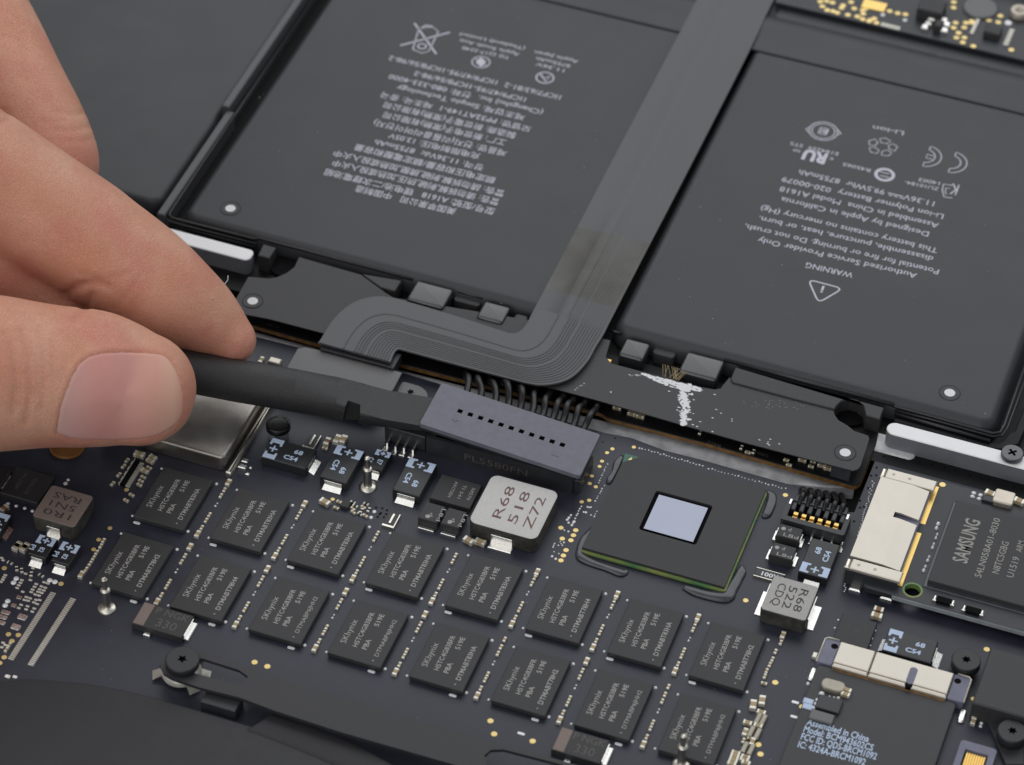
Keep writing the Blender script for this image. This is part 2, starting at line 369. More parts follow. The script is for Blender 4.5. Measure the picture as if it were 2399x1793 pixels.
for row, seq in ((0, (A_, A_, A_, A_, A_, C_, A_, B_)), (1, (B_, C_, D_, D_, A_, B_, D_, D_))):
    for i in range(8):
        ox, oy = 1.2 * i, -1.3945 * row
        c = inst('memory_chip', CHIP, (ox + CX + random.uniform(-.006, .006), oy + CY + random.uniform(-.006, .006), 0), LB, math.radians(random.uniform(-.35, .35)))
        for pm_ in PR[seq[i]]: inst('print', pm_, WL[c.name] + Vector((0, 0, CZ + .0015)), c)
        for dx, dy in ((0, 0), (0, -1.0165), (-.871, -1.025), (-.875, -.006)): dot(x=ox + dx, y=oy + dy, sc=.8 if dx < 0 else 1)
        if row == 0: dot(x=ox - .754, y=oy - 1.13, me=PILL, name='solder_pill')
        else: dot(x=ox - .157, y=oy - 1.132, me=PILL, name='solder_pill')
        if i == 7 : continue
        x = ox + .165
        if row == 0:
            if i not in (2, 3): cap(0, 0, 'b', x=x, y=.06 if i < 3 else .018)
            for y in (-.088, -.214, -.622, -.740, -.893): cap(0, 0, 's', x=x, y=y)
            cap(0, 0, 'b', x=x, y=-1.038); dot(x=x, y=-.414, sc=.7); dot(x=x + .004, y=-.354, me=DOTS)
        else:
            if i not in (4, 6): cap(0, 0, 'b', x=x, y=-1.307)
            else: cap(0, 0, 's', x=x, y=-1.33)
            for y in (-1.481, -1.608, -2.01, -2.12, -2.283): cap(0, 0, 's', x=x, y=y)
            cap(0, 0, 'b', x=x, y=-2.434); dot(x=x, y=-1.805, sc=.7); dot(x=x, y=-1.743, me=DOTS)
# the strip of parts left of the lower row and right of both rows
for x, y in ((345, 1030), (310, 1100), (255, 1185), (215, 1255), (172, 1325), (122, 1400)): cap(180 + x / 5.51, 1080 + y / 5.51)
cap(180 + 60 / 5.51, 1080 + 1475 / 5.51, 'b'); dot(180 + 280 / 5.51, 1080 + 1150 / 5.51, me=DOTS)
for x, y, k in ((740, 495, 'b'), (712, 585, 's'), (645, 700, 's'), (605, 800, 's'), (570, 870, 's'), (530, 950, 's'), (505, 1020, 's')): cap(1700 + x / 5.51, 1400 + y / 5.51, k)
cap(1700 + 497 / 5.51, 1400 + 1108 / 5.51, 's', 90)
for x, y, k, r in ((470, 1345, 'g', 10), (355, 1400, 'g', 10), (465, 1490, 's', 90), (285, 1625, 's', 90)): cap(1700 + x / 5.51, 1400 + y / 5.51, k, r)
for x, y in ((1140, 1085), (1205, 1105), (1055, 1245), (1135, 1275), (975, 1440), (1055, 1470)): cap(1560 + x / 5.28, 1480 + y / 5.28, 'x', -4)
for x, y, k, r in ((1180, 1005, 'b', 90), (1010, 1135, 'b', 90), (1140, 1170, 'b', 90), (980, 1250, 'b', 0), (1040, 1320, 's', 90), (960, 1350, 's', 0), (1070, 1370, 'b', 0), (865, 1510, 'b', 90), (850, 1550, 'b', 90), (835, 1595, 'b', 90), (985, 1560, 'b', 90), (970, 1590, 'b', 90), (990, 1630, 'b', 90), (815, 1640, 'b', 90)): cap(1560 + x / 5.28, 1480 + y / 5.28, k, r)
# gold test pads
def gold(x0, y0, s, pts, sc=1.0):
    for x, y in pts: dot(x0 + x / s, y0 + y / s, me=GP, name='gold_pad', sc=sc)
gold(1240, 1020, 5.51, [(1073, 175), (1003, 225), (938, 335), (906, 402), (806, 525), (778, 622), (857, 665), (773, 838), (676, 858), (1350, 152)], .8)
gold(1240, 1020, 5.51, [(407, 1193), (599, 1225), (569, 1290), (425, 1333), (537, 1355), (474, 1482), (440, 1552), (408, 1615)])
gold(1600, 1120, 5.51, [(1323, 220), (810, 1580)])
gold(180, 1080, 5.51, [(640, 372), (427, 866), (282, 1015), (217, 1140)], .85)
gold(300, 1380, 5.51, [(1632, 945), (1797, 1000)], 1.1)
gold(600, 1560, 3.16, [(1735, 408), (1762, 505), (2047, 558)], 1.1)
gold(1560, 1480, 5.28, [(1353, 628), (1142, 1397), (1170, 1515), (1687, 930)], 1.1)
gold(560, 980, 5.51, [(1208, 1045)], .8); gold(1999, 1400, 4.205, [(1315, 510)], 1.1)
gold(0, 1260, 4.723, [(675, 508), (48, 335), (93, 1067), (202, 1075), (131, 1142), (46, 1322), (-4, 1385)], .95)
dot(0, 0, x=P(600 + 1962 / 3.16, 1560 + 505 / 3.16).x, y=P(600 + 1962 / 3.16, 1560 + 505 / 3.16).y, me=PILL, name='solder_pill')
# row of tiny solder balls behind the controller chip and beside it
g = G()
def balls(u0, v0, u1, v1, n, r=.013):
    for k in range(n):
        t = k / (n - 1); p = P(u0 + (u1 - u0) * t, v0 + (v1 - v0) * t)
        g.dome(p.x + random.uniform(-.006, .006), p.y + random.uniform(-.012, .012), r * random.uniform(.8, 1.3), 0, .014, 7)
balls(1498, 1050, 1646, 1092, 22); balls(1660, 1098, 1840, 1146, 24); balls(1422, 1089, 1402, 1131, 9); balls(1415, 1139, 1394, 1174, 7)
balls(1362, 1186, 1347, 1215, 6, .016); balls(1338, 1206, 1330, 1218, 3, .02); balls(1345, 1222, 1340, 1230, 3, .025); balls(1328, 1218, 1331, 1226, 2, .022)
balls(1376, 1188, 1384, 1190, 3, .015); balls(1366, 1201, 1372, 1202, 2, .018); balls(1400, 1198, 1392, 1211, 3); balls(1385, 1208, 1393, 1212, 2)
balls(1322, 1244, 1331, 1247, 2, .016); balls(1300, 1274, 1296, 1281, 3, .014); balls(1309, 1277, 1320, 1272, 3, .014); balls(1299, 1293, 1309, 1297, 2, .015); balls(1293, 1305, 1303, 1309, 2, .018); balls(1312, 1270, 1318, 1279, 2, .014)
for k in range(60):
    t = k / 59; p = P(2046 - 69 * t + random.uniform(-3, 3), 1128 + 258 * t); g.dome(p.x, p.y, .012, 0, .01, 6)
obj('solder_ball_row', g, M['dotwhite'], LB, kind='stuff')
# ladders of contacts and loose pads at the left
g = G()
for (u0, v0, u1, v1, n) in ((124.5, 1390.5, 25.5, 1545, 42), (171, 1404.5, 72, 1558.5, 42)):
    for k in range(n):
        t = k / (n - 1); p = P(u0 + (u1 - u0) * t, v0 + (v1 - v0) * t); g.box(p.x - .042, p.x + .042, p.y - .0085, p.y + .0085, 0, .01)
obj('contact_ladder', g, M['capend'], LB, kind='stuff')
PADB = G().prism(rrect(-.07, .07, -.05, .05, .02, 3), 0, .012, .004).mesh('solder_pad', M['solder'])
PADS = G().prism(rrect(-.028, .028, -.016, .016, .01, 2), 0, .01, .003).mesh('solder_pad', M['capend'])
for x, y, k in ((212, 662, 'm'), (152, 752, 'm'), (248, 880, 'b'), (175, 990, 'b'), (62, 828, 'w'), (30, 880, 'w'), (8, 940, 'w'), (85, 1540, 'm'), (165, 1545, 's')):
    p = P(x / 4.723, 1260 + y / 4.723); o = inst('solder_pad', PADB, (p.x, p.y, 0), LB)
    sc = {'m': (.55, .6, 1), 'b': (.95, 1, 1), 'w': (.95, .7, 1), 's': (.45, .5, 1)}[k]; o.scale = sc
for x, y in ((180, 450), (150, 495), (550, 470), (608, 487), (85, 700), (57, 748)): dot(x / 4.723, 1260 + y / 4.723, sc=1.6)
for x, y in ((243, 470), (228, 500), (208, 528), (190, 558), (337, 470), (252, 600), (402, 515), (383, 545), (362, 575), (345, 603), (490, 495), (530, 508), (460, 540), (502, 555), (440, 572), (485, 585), (422, 600), (462, 612), (390, 630), (432, 642), (292, 658), (335, 672), (270, 690), (312, 700), (400, 690), (440, 692), (375, 718), (412, 735), (235, 745), (208, 780), (305, 760), (290, 795), (380, 785), (358, 820), (60, 415), (45, 440), (32, 465), (12, 490), (285, 400), (365, 340), (20, 225), (35, 250), (35, 1165), (60, 1190), (20, 1215)):
    p = P(x / 4.723, 1260 + y / 4.723); inst('solder_pad', PADS, (p.x, p.y, 0), LB)
for x, y, k, r in ((185, 340, 'r', 30), (240, 360, 'r', 30), (110, 275, 'r', 80), (455, 415, 'r', 75), (345, 400, 'r', 20), (195, 105, 'g', -10), (280, 120, 'g', -10), (105, 1185, 's', 0), (70, 1240, 's', 0)): cap(x / 4.723, 1260 + y / 4.723, k, r)
# ---- polymer capacitors
def polycap(px, rot, L=.70, Wd=.425, h=.17, big=1.0, lines=('68', 'C54'), small=False, label=None):
    cx, cy = px; g = G()
    g.box(-L / 2, L / 2, -Wd / 2, Wd / 2, .012, h, .012)
    me = g.mesh('capacitor', M['cap']); o = inst('capacitor', me, (cx, cy, 0), LB, math.radians(rot), label)
    p = G(); z = h + .0015; w_ = Wd / 2; x0 = -L / 2 + .012; bw = .19 * big
    for s in (1, -1):
        p.quad2([(x0, s * w_ * .97), (x0, s * w_ * .36), (x0 + .03, s * w_ * .34), (x0 + .042, s * w_ * .56), (x0 + bw - .042, s * w_ * .56), (x0 + bw - .03, s * w_ * .34), (x0 + bw, s * w_ * .36), (x0 + bw, s * w_ * .97)][::(1 if s < 0 else -1)], z)
    c = x0 + bw / 2; a = .062 * big; b = .013
    p.quad2([(c - a, -b), (c + a, -b), (c + a, b), (c - a, b)], z); p.quad2([(c - b, -a), (c + b, -a), (c + b, a), (c - b, a)], z + .0004)
    if small:
        text(p, lines[0], (c + .13, -.02), (c + .13 + .10, -.02), .075, z, 0, .02); text(p, lines[1], (c + .13, -.16), (c + .13 + .10, -.16), .075, z, 0, .02)
    else:
        text(p, lines[0], (.065, .02), (.20, .02), .080, z, 0, .03); text(p, lines[1], (-.045, -.125), (.175, -.125), .080, z, 0, .03)
    for sub in p.split(): mo = sub.mesh('print', M['blueprint']); q = link('print', mo, Vector((cx, cy, 0)), None); q.parent = o; q.location = (0, 0, 0)
    t = G(); tw = Wd * .32
    t.prism(rrect(L / 2 + .002, L / 2 + .016, -tw, tw), .0, h * .72, .004, 1, 0)
    i0 = [t.V((L / 2 + .016, -tw, .045)), t.V((L / 2 + .016, tw, .045)), t.V((L / 2 + .10, tw * 1.05, .006)), t.V((L / 2 + .10, -tw * 1.05, .006))]; t.F(i0[::-1])
    i1 = [t.V((L / 2 + .016, -tw, .0)), t.V((L / 2 + .10, -tw * 1.05, 0))]; t.F((i0[0], i0[3], i1[1], i1[0]))
    tm = t.mesh('terminal', M['solder'])
    for a in (0, math.pi):
        q = link('terminal', tm, Vector((cx, cy, 0)), None); q.parent = o; q.location = (0, 0, 0); q.rotation_euler.z = a
        if a: q.scale = (.93, .8, 1)
    return o
polycap((.805, .812), 0); polycap((1.617, .895), -90); polycap((2.703, 1.031), -90); polycap((8.673, 1.603), 90); polycap((10.308, .467), 0)
def mid(px, z): a, b = P(*px[0], z), P(*px[1], z); return ((a.x + b.x) / 2, (a.y + b.y) / 2)
polycap(mid(((879, 1054), (901, 1100)), .13), -90, .40, .235, .13, .62, ('E7', 'C4'), True)
for px in (((91.7, 1252), (109, 1307)), ((145, 1268), (165, 1323))): polycap(mid(px, .15), -90, .40, .275, .15, .85, ('82', 'PI'), True)
pz = P(26, 1210, .17); polycap((pz.x - .36, pz.y - .2), 180, .72, .43)
pz = P(36, 1098, .17); polycap((pz.x - .40, pz.y - .25), 0, .72, .43)
# ---- power inductors
def inductor(cx, cy, w_, d_, h, r, topm, name, rows, inkm, label, rot=0, th=.13, term='x'):
    g = G(); g.prism([(p[0] + cx, p[1] + cy) for p in rrect(-w_ / 2, w_ / 2, -d_ / 2, d_ / 2, r, 5)], .01, h, .02, 2, 1, 0)
    o = obj(name, g, [topm, M['ind_side']], LB, label)
    p = G(); a = math.radians(rot); ca, sa = math.cos(a), math.sin(a); T = lambda x, y: (cx + ca * x - sa * y, cy + sa * x + ca * y)
    for sx, x0, x1, y in rows: text(p, sx, T(x0, y), T(x1, y), th, h + .0015, 0, 0.0)
    obj('print', p, inkm, o)
    for s in (1, -1):
        t = G()
        if term == 'x':
            X = cx + s * (w_ / 2 + .004); t.box(min(X, X + s * .10), max(X, X + s * .10), cy - .24, cy + .22, 0, .02, .006); t.box(min(X, X + s * .014), max(X, X + s * .014), cy - .24, cy + .22, .02, h * .75)
        else:
            Y = cy + s * (d_ / 2 + .004); t.box(cx - .16 * w_, cx + .18 * w_, min(Y, Y + s * .13), max(Y, Y + s * .13), 0, .03, .01); t.box(cx - .15 * w_, cx + .16 * w_, min(Y, Y + s * .02), max(Y, Y + s * .02), .03, h * .62, .005)
        obj('terminal', t, M['solder'], o)
inductor(8.51, .624, .66, .69, .28, .05, M['ind_grey'], 'inductor', (('R68', -.22, .22, .10), ('522', -.22, .22, -.06), ('CDQ', -.22, .22, -.22)), M['ink'], 'square grey inductor marked R68 522 CDQ', -90, .12)
inductor(4.297, .875, 1.04, 1.03, .29, .12, M['ind_cream'], 'inductor', (('R68', -.30, .36, .10), ('518', -.32, .34, -.14), ('Z72', -.34, .32, -.38)), M['redink'], 'large pale square inductor with rounded corners marked R68 518 Z72', 90, .14, 'y')
inductor(-1.755, -1.434, .675, .67, .28, .06, M['ind_brown'], 'inductor', (('1R0', -.20, .22, .12), ('5N1', -.20, .20, -.05), ('RAS', -.2, .22, -.22)), M['ink'], 'brownish square inductor marked 1R0', 180, .115, 'y')
# ---- plain packages
def package(px, h, mtl, name='chip', rows=(), label=None, bev=.008, pm=None, rd=0.0):
    q = [P(*p, h) for p in px]; x0 = (q[0].x + q[3].x) / 2; x1 = (q[1].x + q[2].x) / 2; y1 = (q[0].y + q[1].y) / 2; y0 = (q[2].y + q[3].y) / 2
    g = G(); g.prism(rrect(x0, x1, y0, y1, rd, 4), .008, h, bev, 2 if bev > .01 else 1); o = obj(name, g, mtl, LB, label)
    if rows:
        p = G()
        for sx, u0, v0, u1, v1, hh in rows: text(p, sx, (x0 + (x1 - x0) * u0, y0 + (y1 - y0) * v0), (x0 + (x1 - x0) * u1, y0 + (y1 - y0) * v1), hh, h + .0015)
        obj('print', p, pm or M['faint'], o)
    return o, (x0, x1, y0, y1)
package(((1034, 1111), (1130, 1136), (1100.5, 1192.5), (1007, 1166)), .09, M['chip'], 'regulator_chip', (('58570', .82, .80, .82, .30, .05), ('TI 541', .60, .82, .60, .26, .05), ('AX173EH', .38, .86, .38, .22, .05)), pm=M['chipprint'])
for px in (((998, 1175), (1042.5, 1187), (1025, 1225), (980, 1213)), ((1050.6, 1189), (1094, 1200), (1075, 1238), (1033, 1226))):
    o, (x0, x1, y0, y1) = package(px, .17, M['chip'], 'diode', (('L8d', .9, .85, .9, .1, .06), ('d', .45, .45, .45, .25, .06)), bev=.012, pm=M['chipprint'])
    g = G(); g.disc(x0 + (x1 - x0) * .42, y0 + .07, .036, .1716, 14); obj('polarity_dot', g, M['chipprint'], o)
    g = G(); g.box(x0 + .02, x1 - .03, y0 - .06, y0 - .004, .0, .03, .006); obj('terminal', g, M['solder'], o)
for px in (((1828, 1227), (1883, 1239), (1870, 1268), (1818, 1253)), ((1814, 1271), (1867, 1283), (1856, 1312), (1800.5, 1299))):
    o, (x0, x1, y0, y1) = package(px, .18, M['chip'], 'diode', (('L8d', .3, .08, .95, .08, .065), ('d', .42, .55, .54, .55, .07)), bev=.012, pm=M['chipprint'])
    g = G(); g.disc(x0 + .07, y0 + (y1 - y0) * .64, .034, .1816, 14); obj('polarity_dot', g, M['chipprint'], o)
    for s, X in ((-1, x0 - .004), (1, x1 + .004)):
        g = G(); g.box(min(X, X + s * .05), max(X, X + s * .05), y0 + .03, y1 - .03, 0, .04, .006); g.box(min(X, X + s * .012), max(X, X + s * .012), y0 + .04, y1 - .04, .04, .12); obj('terminal', g, M['solder'], o)
package(((25, 1088), (130, 1118), (88, 1178), (14, 1160)), .09, M['chipdark'], 'regulator_chip', (('49371H', .35, .25, .35, .85, .06), ('PCT03', .65, .2, .65, .75, .06)))
for x, y in ((105, 770), (210, 800), (320, 830), (420, 865)): dot(x / 5.51, 1040 + y / 5.51, sc=1.1)
dot(845 / 5.51, 1040 + 512 / 5.51, sc=1.3); dot(880 / 5.51, 1040 + 465 / 5.51, sc=1.0)
package(((1975, 1436), (2052, 1458), (2036, 1521), (1950, 1500)), .08, M['chipdark'], 'regulator_chip', (('D7', .5, .45, .62, .45, .07),))
for x, y in ((1455, 287), (1410, 390), (1933, 425), (1892, 530), (1870, 620)): dot(1700 + x / 5.51, 1400 + y / 5.51, me=DOTS, sc=1.2)
for px in (((339, 1409), (453, 1443.5), (425, 1496), (309, 1458)), ((1316, 1702), (1430, 1736), (1404, 1789), (1291, 1756))):
    o, (x0, x1, y0, y1) = package(px, .13, M['chip'], 'capacitor', (('330', .42, .16, .82, .16, .15), ('P NGK', .30, .66, .95, .66, .12)), 'dark moulded capacitor with a lighter end band marked 330', .012)
    g = G(); g.quad2([(x0 + .012, y0 + .012), (x0 + .17, y0 + .012), (x0 + .17, y1 - .012), (x0 + .012, y1 - .012)], .1316); obj('polarity_band', g, M['ind_brown'], o)
    g = G(); g.box(x1 + .003, x1 + .075, y0 + .06, y1 - .04, 0, .05, .01); g.box(x1 + .003, x1 + .015, y0 + .06, y1 - .04, .05, .11); obj('terminal', g, M['solder'], o)
    g = G(); g.box(x0 + .20, x0 + .30, y0 - .07, y0 - .004, 0, .05, .012); obj('terminal', g, M['solder'], o)
def resistor(pxa, pxb, w_, h, pr=None):
    a, b = P(*pxa, h), P(*pxb, h); g = G(); x0, x1 = min(a.x, b.x), max(a.x, b.x); y = (a.y + b.y) / 2
    g.box(x0, x1, y - w_ / 2, y + w_ / 2, .005, h, .006); o = obj('shunt_resistor', g, M['socket'], LB)
    for yy in (y - w_ / 2 - .018, y + w_ / 2 + .002):
        t = G(); t.box(x0 - .005, x1 + .005, yy, yy + .016, 0, h * .8, .003); obj('terminal', t, M['tin'], o)
    if pr: p = G(); text(p, pr, (x1 - .08, y + .02), (x0 + .1, y + .02), .075, h + .0015, 0, .03); obj('print', p, M['white'], o)
resistor((1769, 1338), (1836, 1354), .14, .05, 'R001')
def shunt(px0, px1, h=.05):
    a, b = P(*px0, h), P(*px1, h); g = G(); x = (a.x + b.x) / 2
    g.box(x - .075, x + .075, b.y, a.y, .02, h, .004); o = obj('shunt_resistor', g, M['socket'], LB)
    t = G(); t.box(x - .008, x + .022, b.y + .02, a.y - .02, h + .001, h + .014); t.box(x + .079, x + .095, b.y - .02, a.y + .01, 0, h); t.box(x - .09, x + .095, b.y - .04, b.y - .004, 0, h - .008); obj('terminal', t, M['tin'], o)
shunt((738, 1018), (724, 1045)); shunt((926, 1204), (908, 1228))
for x, y, k, r in ((1140, 315, 'w', 0), (1270, 285, 'g', 0), (1350, 290, 'g', 0), (1110, 385, 's', 90)): cap(560 + x / 5.51, 980 + y / 5.51, k, r)
cap(900 + 1092 / 5.51, 1080 + 1040 / 5.51, 'g', 75); cap(900 + 1240 / 5.51, 1080 + 1060 / 5.51, 'g', 85); cap(900 + 1175 / 5.51, 1080 + 272 / 5.51, 's', 80, .11)
cap(560 + 1110 / 5.51, 980 + 1095 / 5.51, 'g', 75)
g, o = None, None
o, bb = package(((803, 1171), (822, 1175), (816, 1189), (797, 1184)), .07, M['chip'], 'transistor', ())
for x, y, k, r in ((1295, 1080, 's', 80), (1255, 1160, 's', 80), (1470, 1085, 'r', 80), (1500, 1130, 'r', 80), (1470, 1170, 's', 60), (1475, 1215, 's', 60), (1640, 1105, 'r', 80), (1605, 1150, 's', 70), (1560, 1235, 'r', 70), (1580, 1190, 'r', 0), (1630, 1260, 's', 70), (1675, 1180, 'r', 0)): cap(560 + x / 5.51, 980 + y / 5.51, k, r)
dot(560 + 1747 / 5.51, 980 + 1205 / 5.51, sc=1.2); dot(560 + 1705 / 5.51, 980 + 1280 / 5.51, sc=1.2)
for x, y, k, r in ((1800, 150, 'g', 90), (1640, 215, 's', -10), (1595, 290, 's', -10), (1535, 400, 's', -10), (1455, 515, 's', -10), (1975, 180, 'b', 75), (1940, 225, 'b', 75), (1925, 310, 's', 75), (1870, 355, 'b', 75), (1850, 430, 's', 75), (1820, 480, 's', 75), (1800, 530, 's', 75), (1700, 660, 's', 75), (1628, 730, 's', 75), (225, 1335, 'g', -10), (325, 1350, 'g', -10), (55, 850, 'w', -20)): cap(x / 5.51, 1040 + y / 5.51, k, r)
p0, p1 = P(318, 1079, .03), P(288, 1137, .03)   # fine-pitch socket left of the chips
g = G(); g.box(p1.x - .05, p1.x + .03, p1.y, p0.y, .005, .06, .004); o = obj('fine_pitch_socket', g, M['recess'], LB)
g = G(); n = 14
for k in range(n):
    y = p1.y + (p0.y - p1.y) * (k + .5) / n
    g.box(p1.x + .034, p1.x + .10, y - .009, y + .009, 0, .03)
    if k % 3 != 1: g.box(p1.x - .075, p1.x - .054, y - .012, y + .012, 0, .05)
g.box(p1.x - .052, p1.x - .04, p1.y, p0.y, .06, .066); obj('contact_row', g, M['capend'], o, kind='stuff')
for u, v, rr in ((630, 1075, .02), (572, 1080, .04), (568, 1100, .04), (588, 1092, .02)): pass
g = G()
for x, y, w_, d_ in ((80, 545, .10, .075), (45, 620, .12, .08), (150, 610, .04, .04), (110, 690, .06, .05)):
    p = P(560 + x / 5.51, 980 + y / 5.51, .06); g.box(p.x - w_ / 2, p.x + w_ / 2, p.y - d_ / 2, p.y + d_ / 2, 0, .07 if w_ > .08 else .03, .012)
obj('solder_clip', g, M['solder'], LB)
# spring pins
def pin(u, v, htot, label=None):
    p = P(u, v); g = G(); s = htot / .6
    g.lathe(p.x, p.y, [(.135, 0), (.135, .012), (.125, .03), (.10, .045), (.066, .052), (.060, .06), (.060, .33 * s), (.072, .345 * s), (.072, .38 * s), (.055, .40 * s), (.040, .405 * s), (.040, .545 * s), (.047, .56 * s), (.044, .59 * s), (.026, .605 * s), (.018, .60 * s)], 24)
    obj('spring_pin', g, M['tin'], LB, label, sharp=35)
pin(862, 1142, .62); pin(251, 1426, .62); pin(1596, 1792, .62)
# ---- controller chip with bare die
mx0, mx1, my0, my1 = 5.40, 7.555, .64, 2.70
sub = rnd([(mx0 + .012, my0 - .035), (mx1 + .03, my0 - .035), (mx1 + .03, my1 - .004), (mx0 + .012, my1 - .004)], .05, 3)
pch_ = obj('controller_chip', G().prism(sub, .012, .055, .004, 1, 0), M['green'], LB, 'big square controller chip with a bare mirror-like die')
g = G(); tc = [(mx0 + .02, my0), (mx1, my0), (mx1, my1), (mx0 + .27, my1 - .005), (mx0 + .02, my1 - .24)]
dx0, dx1, dy0, dy1 = 6.125, 6.878, 1.31, 2.033
g.plate(tc, [rrect(dx0 - .06, dx1 + .055, dy0 - .045, dy1 + .065, .04, 3)], .056, .105); obj('mould', g, M['chip'], pch_)
obj('die_recess', G().box(dx0 - .09, dx1 + .09, dy0 - .09, dy1 + .09, .0562, .0575), M['recess'], pch_)
obj('die', G().box(dx0, dx1, dy0, dy1, .058, .105, .004), M['die'], pch_)
g = G(); g.prism([(mx0 - .01, my1 - .01), (mx0 + .01, my1 - .23), (mx0 + .24, my1 - .01)], .056, .062); obj('corner_substrate', g, M['teal'], pch_)
g = G(); g.quad2([(mx0 + .07, my1 - .12), (mx0 + .13, my1 - .11), (mx0 + .105, my1 - .05)], .0635); obj('corner_mark', g, M['goldpad'], pch_)
def bead(pts, rs, z=.015):
    q = [P(u, v, .02) for u, v in pts]; q = crom([(p.x, p.y, z) for p in q], 5); R = []
    for i in range(len(q)):
        t = i / (len(q) - 1) * (len(rs) - 1); k = min(int(t), len(rs) - 2); R.append(.85 * (rs[k] * (1 - t + k) + rs[k + 1] * (t - k)))
    g = G(); g.tube(q, R, 12, 0, .38); obj('underfill_bead', g, M['glue'], pch_)
bead([(1390, 1236), (1372, 1262), (1362, 1288), (1364, 1305), (1388, 1318), (1420, 1329), (1455, 1341), (1470, 1336)], [.04, .09, .09, .10, .08, .07, .09, .04])
bead([(1602, 1374), (1625, 1384), (1660, 1394), (1700, 1398), (1712, 1382), (1728, 1356), (1737, 1338), (1738, 1325)], [.05, .09, .10, .13, .11, .09, .09, .03])
bead([(1798, 1150), (1808, 1160), (1806, 1180), (1796, 1204), (1786, 1210)], [.03, .08, .09, .08, .03])
bead([(1458, 1068), (1446, 1086), (1440, 1104), (1428, 1124), (1426, 1132)], [.04, .07, .05, .06, .03])
# ---- six-way wire socket with its plug of black wires
sk = [P(1828, 1216, .22), P(1979, 1255, .22)]; sx0, sx1 = sk[0].x, P(1996, 1207, .22).x; sy0 = (sk[0].y + sk[1].y) / 2; sy1 = P(1855, 1168, .22).y
o = obj('wire_socket', G().plate(rrect(sx0, sx1, sy0, sy1, .03, 3), [rrect(sx0 + .07, sx1 - .07, sy0 + .09, sy1 - .02)], .03, .22), M['socket'], LB, 'black six-way wire socket with gold contacts')
obj('socket_base', G().box(sx0 + .02, sx1 - .02, sy0 + .02, sy1 + .05, .0, .06), M['recess'], o)
for k in range(6):
    x = sx0 + .17 + (sx1 - sx0 - .34) * k / 5
    obj('gold_contact', G().box(x - .04, x + .04, sy0 + .13, sy0 + .19, .06, .14, .006).box(x - .03, x + .035, sy0 + .20, sy0 + .25, .06, .17), M['goldbar'], o)
for k in range(4):
    x = sx0 + .50 + k * .148
    obj('foot', G().box(x - .03, x + .03, sy0 - .14, sy0 - .06, 0, .02, .006).box(x - .012, x + .012, sy0 - .07, sy0 - .005, .02, .10), M['solder'], o)
for x in (sx0 + .045, sx1 - .045): obj('end_clip', G().box(x - .018, x + .018, sy1 - .12, sy1 - .02, .2205, .235, .004), M['solder'], o)
WP = thing('wire_plug', 'black six-wire plug pushed into the socket beside the controller chip', 'connector', (8.5, sy1, .05))
g = G()
for k in range(7):
    x = sx0 + .11 + (sx1 - sx0 - .22) * k / 6; g.box(x - .035, x + .035, sy0 + .27, sy1 + .10, .07, .20, .01)
g.box(sx0 + .09, sx1 - .09, sy1 + .07, sy1 + .17, .05, .17, .01); obj('plug_comb', g, M['socket'], WP)
for k in range(6):
    x = sx0 + .17 + (sx1 - sx0 - .34) * k / 5
    pts = crom([(x, sy1 - .05, .17), (x, sy1 + .12, .22), (x - .02, sy1 + .30, .10), (x - .08, sy1 + .55, -.16), (x - .2, sy1 + .9, -.34)], 5)
    obj('wire', G().tube(pts, .045, 8), M['wire'], WP)
# ---- battery socket on the board
bs0, bs1, bsy0, bsy1 = 2.62, 4.91, 1.675, 2.30
g = G(); g.plate(rrect(bs0, bs1, bsy0, bsy1, .03, 3), [rrect(bs0 + .14, bs1 - .14, bsy0 + .06, bsy1 - .08)], 0, .36); o = obj('battery_socket', g, M['socket'], LB, 'long black battery socket moulded PL5580FN')
obj('socket_floor', G().box(bs0 + .05, bs1 - .05, bsy0 + .03, bsy1 - .03, .0, .16), M['recess'], o)
p = G(); a, b = P(880 + 895 / 3.687, 780 + 1108 / 3.687, .1), P(880 + 1300 / 3.687, 780 + 1215 / 3.687, .1)
p.xf = Matrix.Translation((0, bsy0 - .003, 0)) @ Matrix.Rotation(math.radians(90), 4, 'X')
text(p, 'PL5580FN', (3.235, .115), (4.215, .115), .125, 0); obj('moulded_mark', p, M['socketprint'], o)
g = G(); g.box(bs1 - .02, bs1 + .11, bsy0 + .06, bsy1, 0, .24, .01); obj('socket_ear', g, M['socket'], o)
q = [P(600 + 1440 / 4.809, 780 + 1060 / 4.809, .32), P(600 + 1905 / 4.809, 780 + 1150 / 4.809, .32)]
fx0, fx1, fy = q[0].x, bs0 - .02, (q[0].y + q[1].y) / 2
g = G(); g.box(fx0, fx1, fy, fy + .28, .02, .30, .012); fl = obj('socket_flange', g, M['socket'], o)
for x, y in ((1465, 1305), (1560, 1345), (1655, 1360), (1755, 1385)):
    p_ = P(600 + x / 4.809, 780 + y / 4.809, .01); g = G(); g.box(p_.x - .045, p_.x + .04, p_.y - .06, p_.y + .04, 0, .025, .008); g.box(p_.x - .01, p_.x + .015, p_.y + .03, fy - .003, .025, .10); obj('foot', g, M['solder'], o)
